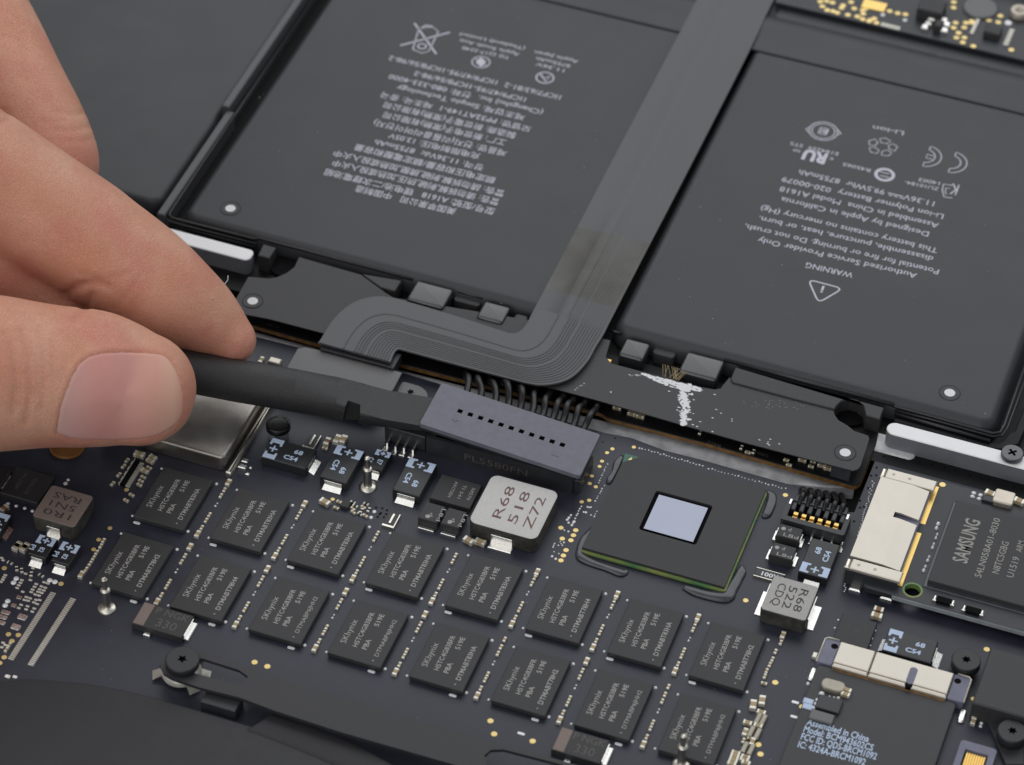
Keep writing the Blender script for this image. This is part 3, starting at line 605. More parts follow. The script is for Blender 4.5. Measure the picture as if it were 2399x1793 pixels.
# ---- round standoff and shield can near the thumb
p_ = P(653, 1022, 0); g = G(); g.lathe(p_.x, p_.y, [(.15, 0), (.15, .15), (.165, .16)], 28, 1); g.lathe(p_.x, p_.y, [(.165, .16), (.185, .175), (.185, .25), (.17, .265), (.15, .268), (.14, .255), (.02, .255)], 28)
obj('standoff', g, [M['wire'], M['aluside']], LB, sharp=40)
za = .29; q = cr(280, 780, 4.724, [(1150, 1375), (1480, 800), (60, 1240)], za); shx1 = q[0].x; shy0 = q[0].y
g = G(); g.prism(rrect(shx1 - 1.95, shx1 + .02, shy0 - .02, shy0 + 1.65, .09, 6), .01, za, .05, 4, 0, None, False, True)
SHD = obj('shield_can', g, M['shield'], LB, 'brushed metal shield can under the thumb', sharp=50)
g = G(); g.prism(rrect(shx1 + .05, shx1 + .16, shy0 - .10, shy0 + 1.66, .02), .0, .10, .04, 3, 0, None, False, True); obj('flange', g, M['tin'], SHD)
p_ = P(158, 1046); g = G(); g.lathe(p_.x, p_.y, [(.27, 0), (.27, .03), (.25, .045)], 28); obj('amber_disc', g, mat('amber_tape', (0.20, 0.075, 0.012), .4), LB)
a, b = P(623, 826, .1), P(650, 850, .1)
g = G(); g.box(P(626, 850, .09).x, P(658, 850, .09).x, P(640, 852, .09).y, P(640, 838, .09).y, 0, .11, .015); obj('chip_inductor', g, M['cream'], LB)
cap(612, 842, 'b', 0, .05); dot(655, 851, sc=1)
# dark pads of via holes
g = G()
for k in range(26):
    p_ = P(random.uniform(1255, 1310), random.uniform(1075, 1130)) if False else P(random.uniform(2030, 2160), random.uniform(1075, 1110)); 
for x, y in ((1770, 1155), (1830, 1225), (1850, 1165), (1870, 1280), (1910, 1190), (1790, 1275), (1815, 1240), (1900, 1240)): p_ = P(560 + x / 5.51, 980 + y / 5.51); g.disc(p_.x, p_.y, .018, .0035, 8)
for x, y in ((552, 100), (710, 120), (800, 120), (975, 158), (1125, 195), (1265, 230), (1395, 262), (1565, 325), (1705, 360), (1780, 375), (2080, 465), (2170, 480), (470, 230), (465, 320), (405, 325), (370, 470), (275, 620), (320, 690), (275, 700), (205, 860)): p_ = P(1960 + x / 5.009, 1050 + y / 5.009); g.disc(p_.x, p_.y, .018, .0035, 8)
for u, v in ((1283, 1025), (1325, 1016), (1412, 1036), (1441, 1027)): p_ = P(u, v); g.disc(p_.x, p_.y, .014, .0035, 8)
obj('via_holes', g, M['recess'], LB, kind='stuff')

# ------------------------------------------------------------------ battery pack
BT = thing('battery_pack', 'black multi-cell battery pack with white printing and a corded plug', 'battery', (4, 8, 0))
ZC = .35
def ax(px, z, k): return sum(P(u, v, z)[k] for u, v in px) / len(px)
lx0 = ax(((420, 503), (555, 303), (775, 8)), ZC, 0) - .06; lfy = ax(((440, 513), (700, 577), (1000, 655), (1200, 710)), ZC, 1) - .04
fx0 = ax(((1600, 62), (1317, 600)), .385, 0); fx1 = ax(((1756, 118), (1600, 423), (1508, 600)), .385, 0)
seam = ax(((1300, 6), (1590, 76), (1756, 118), (2100, 199), (2399, 270)), ZC, 1)
rx1 = ax(((2322, 1008), (2380, 857)), ZC, 0) + .06; rfy = ax(((1600, 803), (1850, 872), (2093, 948), (2280, 1000)), ZC, 1) - .04
def cell(x0, x1, y0, y1, z0, z1, wd, r):
    g = G(); g.pillow(rrect(x0, x1, y0, y1, wd + r, 8), z0, z1, wd, 7); return g
cl = obj('battery_cell', cell(lx0, fx0 + .45, lfy, 24, .02, ZC, .17, .10), M['cell'], BT, 'middle battery cell with foreign-language printing, left of the ribbon cable', sharp=40)
cr_ = obj('battery_cell', cell(fx1 + .0, rx1, rfy, 24, .02, ZC, .19, .10), M['cell'], BT, 'right battery cell with the warning triangle', sharp=40)
qx = ax(((519, 270), (440, 396), (374, 497)), .30, 0); qy = P(345, 478, .30).y
c3 = obj('battery_cell', cell(-16, qx - .02, qy, 24, .02, .30, .16, .1), M['cell'], BT, 'blank flat battery cell behind the fingers', sharp=40)
g = G(); y_ = P(500, 600, 0).y
g.box(-14, lx0 + .2, yb.y + .55, 24, -.2, .0); g.box(lx0 + .2, 15, lfy - .9, 24, -.2, .001); obj('tray_base', g, M['black'], BT)
# tray walls and rails
def wall(px, z0, z1, mtl='tray', b=.012, r=0.0):
    q = xy([P(u, v, z1) for u, v in px]); g = G(); g.prism(rnd(q, r) if r else q, z0, z1, b); return obj('tray_wall', g, M[mtl], BT)
xa = ax(((682, 0), (524, 250)), .44, 0); xb = ax(((704, 0), (541, 250)), .44, 0); ye = P(533, 250, .44).y
obj('tray_wall', G().box(xa, xb, ye, 24, 0, .44, .015), M['flex'], BT)
xa = ax(((519, 270), (374, 497)), .36, 0); xb = ax(((537, 270), (392, 505)), .36, 0); ye2 = P(380, 503, .36).y
obj('tray_wall', G().box(xa, xb, ye2, ye, 0, .36, .015), M['flex'], BT)
def rail(px, z, r=.02, mtl='tray'):
    q = [P(u, v, z) for u, v in px]; g = G(); g.tube(q, r, 8); obj('tray_rail', g, M[mtl], BT)
rail([(860, -190), (463, 400), (400, 496), (396, 505), (402, 511), (420, 516), (598, 561), (604, 558), (700, 583), (967, 655)], .28, .025)
rail([(455, 400), (389, 503), (386, 512), (394, 519), (410, 523), (600, 572)], .24, .02)
rail([(396, 527), (598, 580)], .2, .028, 'black')
rail([(1697, 844), (2092, 949)], .30, .028)
rail([(2092, 951), (2097, 953), (2193, 979), (2325, 1016), (2343, 1014), (2352, 999), (2470, 660)], .26, .022)
rail([(2096, 962), (2193, 986), (2326, 1023), (2348, 1021), (2360, 1003), (2475, 690)], .23, .02)
rail([(2096, 970), (2320, 1034)], .2, .03)
rail([(1526, 799), (1596, 818)], .25, .024); rail([(1428, 774), (1457, 782)], .25, .022); rail([(1067, 682), (1132, 700)], .25, .024); rail([(1201, 716), (1230, 723)], .25, .022)
wall([(2097, 975), (2322, 1038), (2350, 1032), (2365, 1015), (2378, 1010), (2410, 930), (2430, 940), (2386, 1040), (2345, 1052), (2320, 1050), (2094, 986)], 0, .17, 'black')
wall([(617, 572), (647, 580), (631, 605), (604, 598)], 0, .31, 'film'); wall([(848, 642), (941, 657), (925, 682), (890, 672)], 0, .29, 'film')
wall([(1723, 860), (2071, 955), (2061, 982), (2029, 973), (2024, 952), (2008, 939), (1990, 935), (1972, 939), (1960, 950), (1955, 958), (1860, 934), (1716, 895), (1712, 887)], 0, .33, 'film')
# sub board under the film
pcb = [(560, 753), (746, 806), (931, 851), (1081, 889), (1250, 930), (1409, 968), (1425, 980), (1666, 1042), (2001, 1140), (2017, 1132), (2052, 1042), (2062, 995), (2030, 985), (1700, 900), (1200, 770), (650, 640), (590, 660)]
g = G(); g.prism(rnd(xy([P(u, v, .05) for u, v in pcb]), .05, 3), -.03, .05, .01, 1, 0, 1); sb = obj('sub_board', g, [M['orange'], M['black']], BT)
g = G(); h_ = .0525
text(g, 'R412', cr(1400, 760, 3.16, [(915, 893)], .05)[0], cr(1400, 760, 3.16, [(818, 862)], .05)[0], .06, h_); text(g, 'U501', cr(1400, 760, 3.16, [(1265, 968)], .05)[0], cr(1400, 760, 3.16, [(1175, 936)], .05)[0], .06, h_)
text(g, 'R180', cr(520, 560, 4.424, [(595, 905)], .05)[0], cr(520, 560, 4.424, [(465, 870)], .05)[0], .055, h_); obj('print', g, M['socketprint'], sb)
random.seed(3)
for u, v, k in ((1737, 1050, 'r'), (1752, 1062, 's'), (1765, 1060, 'r'), (1842, 1080, 's'), (1848, 1092, 's'), (1880, 1080, 'b'), (1905, 1084, 's'), (1900, 1095, 's'), (1925, 1093, 'b'), (1940, 1100, 'b'), (1960, 1107, 'b'), (1640, 1015, 'r'), (1480, 972, 'b'), (1500, 978, 'b'), (1446, 958, 'b')):
    cap(u, v, k, 0 if k == 'r' else 90, 0, sb, zb=.051)
g = G(); q = [P(u, v, .28) for u, v in ((1948, 1090), (1992, 1103), (2000, 1080), (1955, 1070))]; g.prism(xy(q), .051, .28); obj('potting', g, M['glue'], BT)
# black film over the sub board
fm = [(582, 649), (547, 711), (561, 734), (633, 748), (755, 780), (945, 815), (1254, 899), (1400, 938), (1500, 967), (1590, 993), (1748, 1038), (1998, 1103), (2009, 1100), (2016, 1092), (2036, 1029), (2034, 1021), (2001, 1010), (1985, 997), (1964, 985), (1955, 972), (1952, 958), (1860, 937), (1716, 898), (1710, 884), (1697, 899), (1688, 911), (1674, 913), (1640, 907), (1432, 852), (1419, 836), (1430, 798), (1250, 752), (922, 698), (904, 687), (845, 644), (701, 603), (697, 611), (690, 626), (672, 640), (649, 650), (631, 653)]
g = G(); g.plate(xy([P(u, v, .30) for u, v in fm]), [], .283, .30); FM = obj('film_cover', g, M['film'], BT)
for u, v, rr in ((669, 622, .22), (1991, 968, .235)):
    q = P(u, v, .10); obj('screw_well', G().disc(q.x, q.y, rr + .03, .10, 24), M['recess'], BT)
q = P(1986, 994, .2); st = [];
for k in range(10): a = k * math.pi / 5; r_ = .055 if k % 2 == 0 else .03; st.append((q.x + r_ * math.cos(a), q.y + .03 + r_ * math.sin(a)))
# white dots that show contact with liquid
def indicator(u, v, z, par, ring=True):
    q = P(u, v, z); g = G(); g.disc(q.x, q.y, .082, z + .006, 24); d = obj('indicator_dot', g, M['white'], par)
    g = G(); n = 32
    i0 = g.ring(circ(q.x, q.y, .165, n), z + .0005); i1 = g.ring(circ(q.x, q.y, .158, n), z + .011); i2 = g.ring(circ(q.x, q.y, .15, n), z + .004); i3 = g.ring(circ(q.x, q.y, .01, n), z + .004)
    g.bridge(i0, i1, 0); g.bridge(i1, i2, 0); g.bridge(i2, i3, 0); obj('indicator_window', g, M['film'], par)
indicator(540, 489, ZC, cl); indicator(592, 706, .30, FM); indicator(2225, 921, ZC, cr_); indicator(1980, 1061, .30, FM)
# glossy wrapped weld tabs
def tab(px, z1, mtl='gloss', z0=0.02, b=.05):
    q = [P(u, v, z1) for u, v in px]; x0 = (q[0].x + q[3].x) / 2; x1 = (q[1].x + q[2].x) / 2; y1 = (q[0].y + q[1].y) / 2; y0 = (q[2].y + q[3].y) / 2
    g = G(); g.prism(rrect(x0 - .015, x1 + .015, y0 - .02, y1 + .015, .05, 4), z0, z1, b, 4, 0, None, False, True); obj('weld_tab', g, M[mtl], BT, sharp=60)
tab(((981, 658), (1061, 678), (1036, 721), (951, 698)), .35); tab(((1137, 705), (1196, 720), (1174, 756), (1118, 740)), .34)
tab(((1470, 792), (1523, 806), (1504, 842), (1449, 828)), .34); tab(((1612, 825), (1696, 844), (1678, 888), (1590, 869)), .35)
tab(((1067, 687), (1126, 703), (1122, 716), (1068, 702)), .2, 'film', 0, .02); tab(((1533, 811), (1583, 824), (1578, 838), (1535, 826)), .2, 'film', 0, .02); tab(((1205, 735), (1236, 742), (1222, 768), (1196, 776)), .26, 'film', 0, .02)
q = P(1421, 846, .2); obj('gold_tab', G().box(q.x - .05, q.x + .07, q.y - .03, q.y + .06, .02, .2, .01), M['goldbar'], BT)
# scratched white patch on the film
random.seed(11); g = G(); zz = .302
def flake(c, sx, sy):
    n = random.randint(5, 9); pts = []
    for k in range(n):
        a = 2 * math.pi * k / n; r_ = random.uniform(.45, 1.1); pts.append((c[0] + sx * r_ * math.cos(a), c[1] + sy * r_ * math.sin(a)))
    g.quad2(pts, zz + random.uniform(0, .0015))
def C3(x, y): q = P(1400 + x / 3.16, 760 + y / 3.16, .30); return (q.x, q.y)
for k in range(170):
    t = random.random(); x = 330 + 430 * t; off = random.random() ** 2 * (18 + 42 * math.exp(-((t - .55) / .3) ** 2)); flake(C3(x, 362 + 108 * t + off + 3), random.uniform(.02, .075), random.uniform(.008, .024))
for k in range(260):
    t = random.random(); wd = 60 - 22 * t + 12 * math.sin(t * 14)
    if .58 < t < .64 and random.random() < .75: continue
    x = 640 + random.gauss(0, .36) * wd; flake(C3(x, 440 + 305 * t), random.uniform(.012, .05), random.uniform(.010, .034))
for k in range(14): flake(C3(210 + 130 * random.random(), 372 + 12 * random.random()), .02, .005)
for x, y in ((866, 520), (878, 632), (915, 660), (850, 695), (994, 702), (994, 718), (850, 796), (705, 745), (738, 758), (758, 722), (1198, 857), (1278, 853), (1262, 872), (1260, 885), (1270, 895), (1345, 888), (100, 503), (530, 498), (708, 663), (712, 560)): flake(C3(x, y), .024, .012)
for k in range(40): flake(C3(random.uniform(1080, 1580), random.gauss(600, 22)), .006, .004)
for x, y in ((1725, 493), (1742, 478), (1765, 460), (1780, 455), (1800, 437), (2030, 516)): q = P(880 + x / 3.687, 780 + y / 3.687, .30); flake((q.x, q.y), .018, .008)
obj('scratch_flakes', g, M['white'], FM, kind='stuff')
g = G()
for k in range(16):
    x = random.uniform(480, 600); q0 = P(1400 + x / 3.16, 760 + (385 + (x - 480) * .25) / 3.16, .30); a = random.uniform(-.9, .9); g.tube([q0, q0 + Vector((math.sin(a) * .08, .12, .02)), q0 + Vector((math.sin(a) * .14, .2, .05))], .004, 4)
obj('torn_fibres', g, M['ceramic'], FM, kind='stuff')
# small printed matter on the cells
p = G(); zt = ZC + .002; T2 = lambda x, y: P(1700 + x / 3.517, 250 + y / 3.517, ZC)
for sx, a, b, h in (('WARNING', (1055, 1372), (668, 1285), .125), ('Authorized Service Provider Only', (1580, 1378), (275, 1078), .122), ('Potential for fire or burning. Do not crush,', (1762, 1345), (165, 968), .122),
        ('disassemble, puncture, heat, or burn.', (1715, 1238), (280, 902), .122), ('This battery contains no mercury (Hg)', (1752, 1170), (298, 818), .122), ('Designed by Apple in California', (1680, 1035), (465, 745), .122),
        ('Assembled in China  Model A1618', (1760, 965), (455, 658), .122), ('Li-ion Polymer Battery  020-00079', (1800, 890), (473, 578), .122), ('99.5Whr  8755mAh', (1318, 690), (612, 520), .122), ('11.36V', (1725, 785), (1472, 725), .122),
        ('ZU10184-', (1760, 668), (1480, 610), .085), ('14003', (1768, 622), (1597, 588), .085), ('R45065', (1197, 515), (972, 462), .085), ('E184259  STS', (932, 380), (538, 290), .085), ('Li-ion', (1472, 205), (1218, 155), .11), ('c', (893, 425), (862, 417), .1), ('us', (617, 362), (560, 348), .09)):
    text(p, sx, T2(*a), T2(*b), h, zt, 0, .004)
p.mark(); p.line([T2(1462, 742), T2(1338, 712)], .022, zt)
for k in range(3): p.line([T2(1462 - 45 * k, 757 - 11 * k), T2(1432 - 45 * k, 750 - 11 * k)], .02, zt)
text(p, 'RU', T2(845, 398), T2(655, 352), .25, zt, 0, .05)
p.mark()
tri = [T2(680, 1425), T2(965, 1500), T2(765, 1618)]; p.line(rnd([(a.x, a.y) for a in tri], .12, 4), .026, zt, 0, True); text(p, 'i', T2(818, 1482), T2(796, 1477), .17, zt, 0, .01)
def ell(c, rx, n=28): q = T2(*c); r_ = rx / 3.517 / 158; return [(q.x + r_ * math.cos(2 * math.pi * k / n), q.y + r_ * math.sin(2 * math.pi * k / n)) for k in range(n)]
p.mark()
p.line(ell((1310, 562), 78), .055, zt, 0, True)
for dy in (-15, 15): p.line([T2(1272, 552 + dy), T2(1350, 572 + dy)], .02, zt)
p.mark()
p.line(ell((805, 203), 130, 36), .018, zt, 0, True); p.line(ell((805, 203), 104, 36), .016, zt, 0, True)
for s in (1, -1): p.line([T2(805 + s * 118, 203 + s * 30), T2(805 + s * 146, 203 + s * 20), T2(805 + s * 120, 203 - s * 10)], .018, zt)
q = T2(805, 203); p.line(rrect(q.x - .07, q.x + .07, q.y - .085, q.y + .085, .03, 3), .016, zt, 0, True); text(p, 'BS', T2(842, 195), T2(770, 180), .1, zt, 0, .02)
p.mark()
q = T2(1290, 332)
for k in range(5):
    a = 2 * math.pi * k / 5 + .3; c_ = (q.x + .165 * math.cos(a), q.y + .155 * math.sin(a)); pts = [(c_[0] + .085 * math.cos(a + da) * rr, c_[1] + .085 * math.sin(a + da) * rr) for da, rr in ((.2, 1.0), (1.35, 1.15), (2.5, .9), (3.9, .8), (5.1, 1.15))]; p.line(pts, .016, zt, 0, True)
def arcp(c, r_, a0, a1, n=14): q = T2(*c); return [(q.x + r_ * math.cos(math.radians(a0 + (a1 - a0) * k / n)), q.y + r_ * math.sin(math.radians(a0 + (a1 - a0) * k / n))) for k in range(n + 1)]
p.mark()
for c in ((1850, 455), (1640, 405)):
    p.mark(); o_ = arcp(c, .27, -82, 82); i_ = arcp(c, .17, 78, -78); p.line(o_ + i_, .017, zt, 0, True)
q = T2(1640, 405); p.line([(q.x + .17, q.y + .045), (q.x + .03, q.y + .045), (q.x + .03, q.y - .045), (q.x + .17, q.y - .045)], .017, zt)
p.mark()
a_, b_ = T2(1925, 640), T2(1875, 752); text(p, 'K', T2(1928, 648), T2(1868, 634), .27, zt, 0, .0); p.line([T2(1870, 650), T2(1795, 640), T2(1785, 690), T2(1800, 745), T2(1868, 755)], .018, zt); p.line([T2(1850, 675), T2(1815, 672), T2(1810, 705), T2(1820, 725)], .016, zt)
obj('print', p, M['cellprint'], cr_)
p = G(); T1 = lambda x, y: P(800 + x / 2.755, y / 2.755, ZC)
for sx, a, b, h in (('美国苹果公司   中国制造', (745, 1352), (100, 1200), .125), ('型号/型號: A1618   锂电池/二次鋰電池組', (995, 1352), (-100, 1093), .125), ('警告: 请勿拆解,刺破,挤压,加热或投入火中', (1025, 1292), (-45, 1035), .125), ('警告: 請勿拆解,刺破,擠壓,加熱或投入火中', (1058, 1237), (-38, 972), .125),
        ('额定电压和容量/額定電壓和容量', (1000, 1152), (95, 932), .125), ('정격: 11.36Vdc  8755mAh', (925, 1072), (225, 902), .12), ('充电限制电压: 13.05V', (900, 997), (315, 862), .12), ('제품명: 전지(리튬폴리머이전지)', (1072, 977), (218, 775), .125),
        ('工厂: 新世电子(常熟)有限公司', (1068, 908), (283, 725), .125), ('製造商: 新世電子(常熟)有限公司', (1133, 862), (285, 660), .125), ('모델명: PP32AT149-1  제조국: 중국', (1228, 822), (263, 595), .12), ('제조업체: Simplo Technology', (1190, 747), (365, 552), .12),
        ('(Changshu) Inc.  전화: 080-333-4000', (1305, 715), (315, 480), .12), ('1ICP9/47/95-1ICP8/56/98-2', (1195, 632), (478, 460), .12), ('1ICP7/63/81-2  1ICP9/47/95-1ICP8/56/98-2', (1422, 618), (315, 360), .12),
        ('TIS 2217-2548', (1088, 365), (785, 300), .085), ('Apple South Asia', (1152, 345), (768, 252), .085), ('(Thailand) Limited', (1188, 305), (770, 212), .085), ('11.36V', (1442, 450), (1262, 405), .085), ('8755mAh', (1482, 420), (1262, 368), .085), ('Apple Japan', (1532, 392), (1252, 328), .085)):
    text(p, sx, T1(*a), T1(*b), h, zt, 0, .004)
def cc(c, r_, n=26): q = T1(*c); return [(q.x + r_ * math.cos(2 * math.pi * k / n), q.y + r_ * math.sin(2 * math.pi * k / n)) for k in range(n)]
p.mark()
p.line(cc((1313, 503), .145), .024, zt, 0, True); p.line([T1(1285, 480), T1(1320, 530), T1(1345, 490), T1(1300, 510)], .03, zt)
p.mark()
p.line(cc((900, 402), .15), .02, zt, 0, True); p.quad2([T1(900, 370), T1(865, 402), T1(900, 434), T1(935, 402)], zt); p.line([T1(860, 375), T1(940, 430)], .015, zt + .0005)
p.mark()
for a, b in (((470, 150), (612, 350)), ((380, 295), (700, 210))): p.line([T1(*a), T1(*b)], .032, zt)
p.line([T1(460, 320), T1(500, 185), T1(590, 175), T1(625, 205), T1(565, 330), T1(520, 345), T1(460, 320)], .02, zt); p.line([T1(520, 180), T1(545, 165), T1(585, 172)], .03, zt); p.line(cc((520, 300), .07, 16), .025, zt, 0, True)
obj('print', p, M['cellprint'], cl)
# plug on its cords, levered up at one end
px0, px1, pyc = 2.545, 5.035, 2.085; tilt = math.atan2(.18, px1 - px0)
XF = Matrix.Translation((px1, pyc, .47)) @ Matrix.Rotation(tilt, 4, 'Y'); L_ = (px1 - px0) / math.cos(tilt)
g = G(); g.xf = XF; holes = []
for k in range(11):
    u, v = 880 + (730 + 88.3 * k) / 3.687, 780 + (675 + 29.6 * k) / 3.687; q = P(u, v, .47 + .18 * (1 - (k + 2.2) / 14)); x = (q.x - px1) / math.cos(tilt); holes.append(rrect(x - .038, x + .038, q.y - pyc - .038, q.y - pyc + .038))
g.plate(rrect(-L_, 0, -.455, .455, .035, 4), holes, -.075, 0, 0, 1)
PL = obj('plug', g, [M['plug'], M['recess']], BT, 'blue-grey battery plug with eleven small square holes, tipped up out of its socket')
g = G(); g.xf = XF; g.box(-L_ + .10, -.10, -.38, .40, -.20, -.08, .01); obj('plug_body', g, M['socket'], PL)
g = G(); g.xf = XF
for k, (x, y) in enumerate(((1535, 1060), (1565, 1070))): q = P(880 + x / 3.687, 780 + y / 3.687, .5); g.box((q.x - px1) - .03, (q.x - px1) + .03, q.y - pyc - .006, q.y - pyc + .006, .0005, .001)
for x, y in ((665, 755), (680, 770), (700, 765)): q = P(880 + x / 3.687, 780 + y / 3.687, .6); g.box((q.x - px1) - .015, (q.x - px1) + .015, q.y - pyc - .012, q.y - pyc + .005, .0005, .001)
obj('scuff', g, M['socket'], PL)
tops = ((780, 350), (880, 380), (985, 395), (1095, 415), (1240, 465), (1380, 500), (1500, 530), (1610, 565), (1700, 590), (1800, 620), (1905, 650)); bots = ((795, 482), (915, 512), (1040, 560), (1150, 600), (1255, 630), (1362, 660), (1452, 692), (1540, 722), (1625, 750), (1720, 778), (1810, 808))
for k in range(11):
    a = P(880 + tops[k][0] / 3.687, 780 + tops[k][1] / 3.687, .22); zb = .42 - .12 * k / 10; b = P(880 + bots[k][0] / 3.687, 780 + bots[k][1] / 3.687, zb)
    mm = (a + b) / 2 + Vector((random.uniform(-.03, .03), random.uniform(-.02, .04), random.uniform(.06, .14))); g = G(); g.tube(crom([a + Vector((random.uniform(-.05, .05), .35, -.02)), a, mm, b, b + Vector(((a.x - b.x) * -.2, -.3, -.02))], 6), .054, 10); obj('cord', g, M['wire'], BT)
# ------------------------------------------------------------------ ribbon cable
EL = [[(1690, -110), (1632, 0), (1600, 62), (1458, 331), (1317, 600), (1258, 712)], [(1258, 712), (1243, 741), (1235, 757), (1222, 773), (1207, 781), (1190, 780)], [(1190, 780), (1060, 738), (923, 698)], [(923, 698), (882, 694.5), (836, 705), (802.5, 727), (775, 757), (747, 802)]]
ER = [[(1875, -110), (1805, 14), (1756, 118), (1600, 423), (1508, 600), (1424, 763)], [(1424, 763), (1413, 785), (1395, 814), (1377, 846), (1344, 881), (1308, 897), (1265, 902), (1228, 896)], [(1228, 896), (1085, 858), (945, 820)], [(945, 820), (933, 818), (925, 825), (920, 835), (915, 848)]]
NS = [26, 22, 12, 22]; rd = [.34, .49, .53, .57, .605, .67, .71, .75, .79, .83, .87, .91, .95]
prof = [(0, 0)]
for r_ in rd: prof += [(r_ - .011, 0), (r_ - .004, .011), (r_ + .004, .011), (r_ + .011, 0)]
prof.append((1, 0))
rows = []
for sgi in range(4):
    zf = lambda v: .385 + .05 * max(0, min(1, (260 - v) / 140))
    A = resample(crom([P(u, v, zf(v)) for u, v in EL[sgi]], 6), NS[sgi]); B = resample(crom([P(u, v, zf(v)) for u, v in ER[sgi]], 6), NS[sgi])
    rows += [(a, b, sgi, k / (NS[sgi] - 1)) for k, (a, b) in enumerate(zip(A, B))][(1 if sgi else 0):]
g = G(); prev = None
for a, b, sgi, t in rows:
    fade = 1.0 if sgi else max(.30, min(.75, (t - .6) * 2.5)); dz = 0
    cur = []
    for tt, h in prof:
        q = a.lerp(b, tt); cur.append(g.V((q.x, q.y, q.z + h * fade)))
    low = [g.V((a.x, a.y, a.z - .03)), g.V((b.x, b.y, b.z - .03))]
    if prev:
        mi = 1 if (sgi == 0 and .83 < t < .99) else 0
        for i in range(len(cur) - 1): g.F((prev[0][i], prev[0][i + 1], cur[i + 1], cur[i])[::-1], mi, True)
        g.F((prev[0][0], cur[0], low[0], prev[1][0])[::-1]); g.F((prev[0][-1], prev[1][1], low[1], cur[-1])[::-1]); g.F((prev[1][0], low[0], low[1], prev[1][1])[::-1])
    else: first = (cur, low)
    prev = (cur, low)
g.F([prev[1][0], prev[1][1]] + prev[0][::-1])
RC = obj('ribbon_cable', g, [M['flex'], M['amber']], None, 'wide grey ribbon cable running between the cells and bending in an S to the left', 'ribbon cable', sharp=50)
g = G(); ea, eb = prev[0][0], prev[0][-1]
a, b = P(747, 803, .36), P(915, 849, .36); g.tube([a, b], .016, 6); obj('end_edge', g, M['dotwhite'], RC)
g = G(); a, b = P(752, 815, .3), P(924, 861, .3); g.prism([(a.x, a.y - .03), (b.x, b.y - .03), (b.x, b.y + .30), (a.x, a.y + .30)], .12, .31, .01); obj('ribbon_connector', g, M['socket'], RC)
g = G()
for k in range(24): t = (k + .5) / 24; q = a.lerp(b, t); g.box(q.x - .012, q.x + .012, q.y - .045, q.y - .032, .2, .3)
obj('connector_teeth', g, M['chipdark'], RC, kind='stuff')
# ------------------------------------------------------------------ cover strip and the far board
g = G(); ys = [seam, seam + .03, seam + .35, seam + .8, seam + 1.15, seam + 1.5, seam + 1.9, seam + 2.3, 25]; zs = [.36, .378, .39, .41, .32, .37, .405, .40, .40]
pts = crom([(0, y, z) for y, z in zip(ys, zs)], 5)
for x0, x1 in ((-4, 19),):
    A = [g.V((x0, q.y, q.z)) for q in pts]; B = [g.V((x1, q.y, q.z)) for q in pts]
    for i in range(len(pts) - 1): g.F((A[i], B[i], B[i + 1], A[i + 1]), 0, True)
    g.F((g.V((x0, seam, .34)), g.V((x1, seam, .34)), B[0], A[0]))
obj('cover_strip', g, M['cell'], None, 'dark film strip lying across the far ends of the battery cells', 'cover film')
by = ax(((1850, 12), (2399, 142)), .45, 1); bx = P(1832, 0, .45).x
TB = thing('trackpad_board', 'blurred dark circuit board with many gold pads at the far corner', 'circuit board', (11, by + 1, .4))
obj('board', G().box(bx - .1, 19, by, 25, .39, .45, .01), M['ssd'], TB)
T3 = lambda x, y, z=.455: P(1850 + x / 4.03, y / 4.03, z)
for x, y in ((290, 15), (350, 10), (405, 25), (310, 60), (355, 95), (410, 105), (450, 120), (505, 50), (490, 75), (580, 20), (610, 80), (550, 140), (690, 95), (720, 80), (640, 155), (695, 130), (690, 180), (760, 190), (800, 175), (820, 215), (880, 65), (945, 105), (1020, 125), (1093, 135), (1550, 20), (1548, 72), (1567, 215), (1548, 262), (1665, 215), (1648, 260), (1720, 200), (1595, 310), (1575, 355), (1650, 355), (1635, 400), (1735, 435), (1990, 150), (2093, 470), (1880, 190), (1970, 210), (1720, 215), (750, 200)):
    q = T3(x, y); o = inst('gold_pad', GP, (q.x, q.y, .45), TB); o.scale = (1.25, 1.25, 1)
q = T3(797, 58); obj('gold_contact', G().box(q.x - .20, q.x + .20, q.y - .11, q.y + .13, .45, .465), M['goldbar'], TB)
for x, y, sx, sy in ((880, 140, 1, 1), (1090, 190, 1, 1), (2065, 215, 1.6, 1.6)):
    q = T3(x, y); o = inst('solder_dot', DOT, (q.x, q.y, .45), TB); o.scale = (sx * 1.6, sy * 1.6, 1)
def tchip(c, x0, x1, y0, y1, z1, mtl, nm, b=.02):
    a, b_ = T3(x0, y1, z1), T3(x1, y0, z1); xc = T3((x0 + x1) / 2, (y0 + y1) / 2, z1); w_ = (x1 - x0) / 4.03 / 150; d_ = (y1 - y0) / 4.03 / 105; obj(nm, G().box(xc.x - w_ / 2, xc.x + w_ / 2, xc.y - d_ / 2, xc.y + d_ / 2, .451, z1, b), M[mtl], TB)
tchip(0, 1215, 1480, -30, 125, .66, 'chip', 'chip'); tchip(0, 1840, 2010, 225, 325, .58, 'chip', 'chip'); tchip(0, 1370, 1450, 175, 255, .60, 'chip', 'transistor')
for x, y in ((1340, 200), (1310, 240), (1275, 280), (1455, 215), (1480, 255), (1460, 310)):
    q = T3(x, y); obj('terminal', G().box(q.x - .06, q.x + .06, q.y - .05, q.y + .06, .45, .53, .02), M['solder'], TB)
q = T3(1800, 85); obj('metal_can', G().lathe(q.x, q.y, [(.30, .45), (.30, .48), (.27, .50)], 24), M['plate'], TB)
q = T3(2165, 140); g = G().lathe(q.x, q.y, [(.16, .45), (.16, .55), (.14, .57), (.07, .57), (.05, .5)], 24); obj('brass_post', g, M['crystal'], TB)
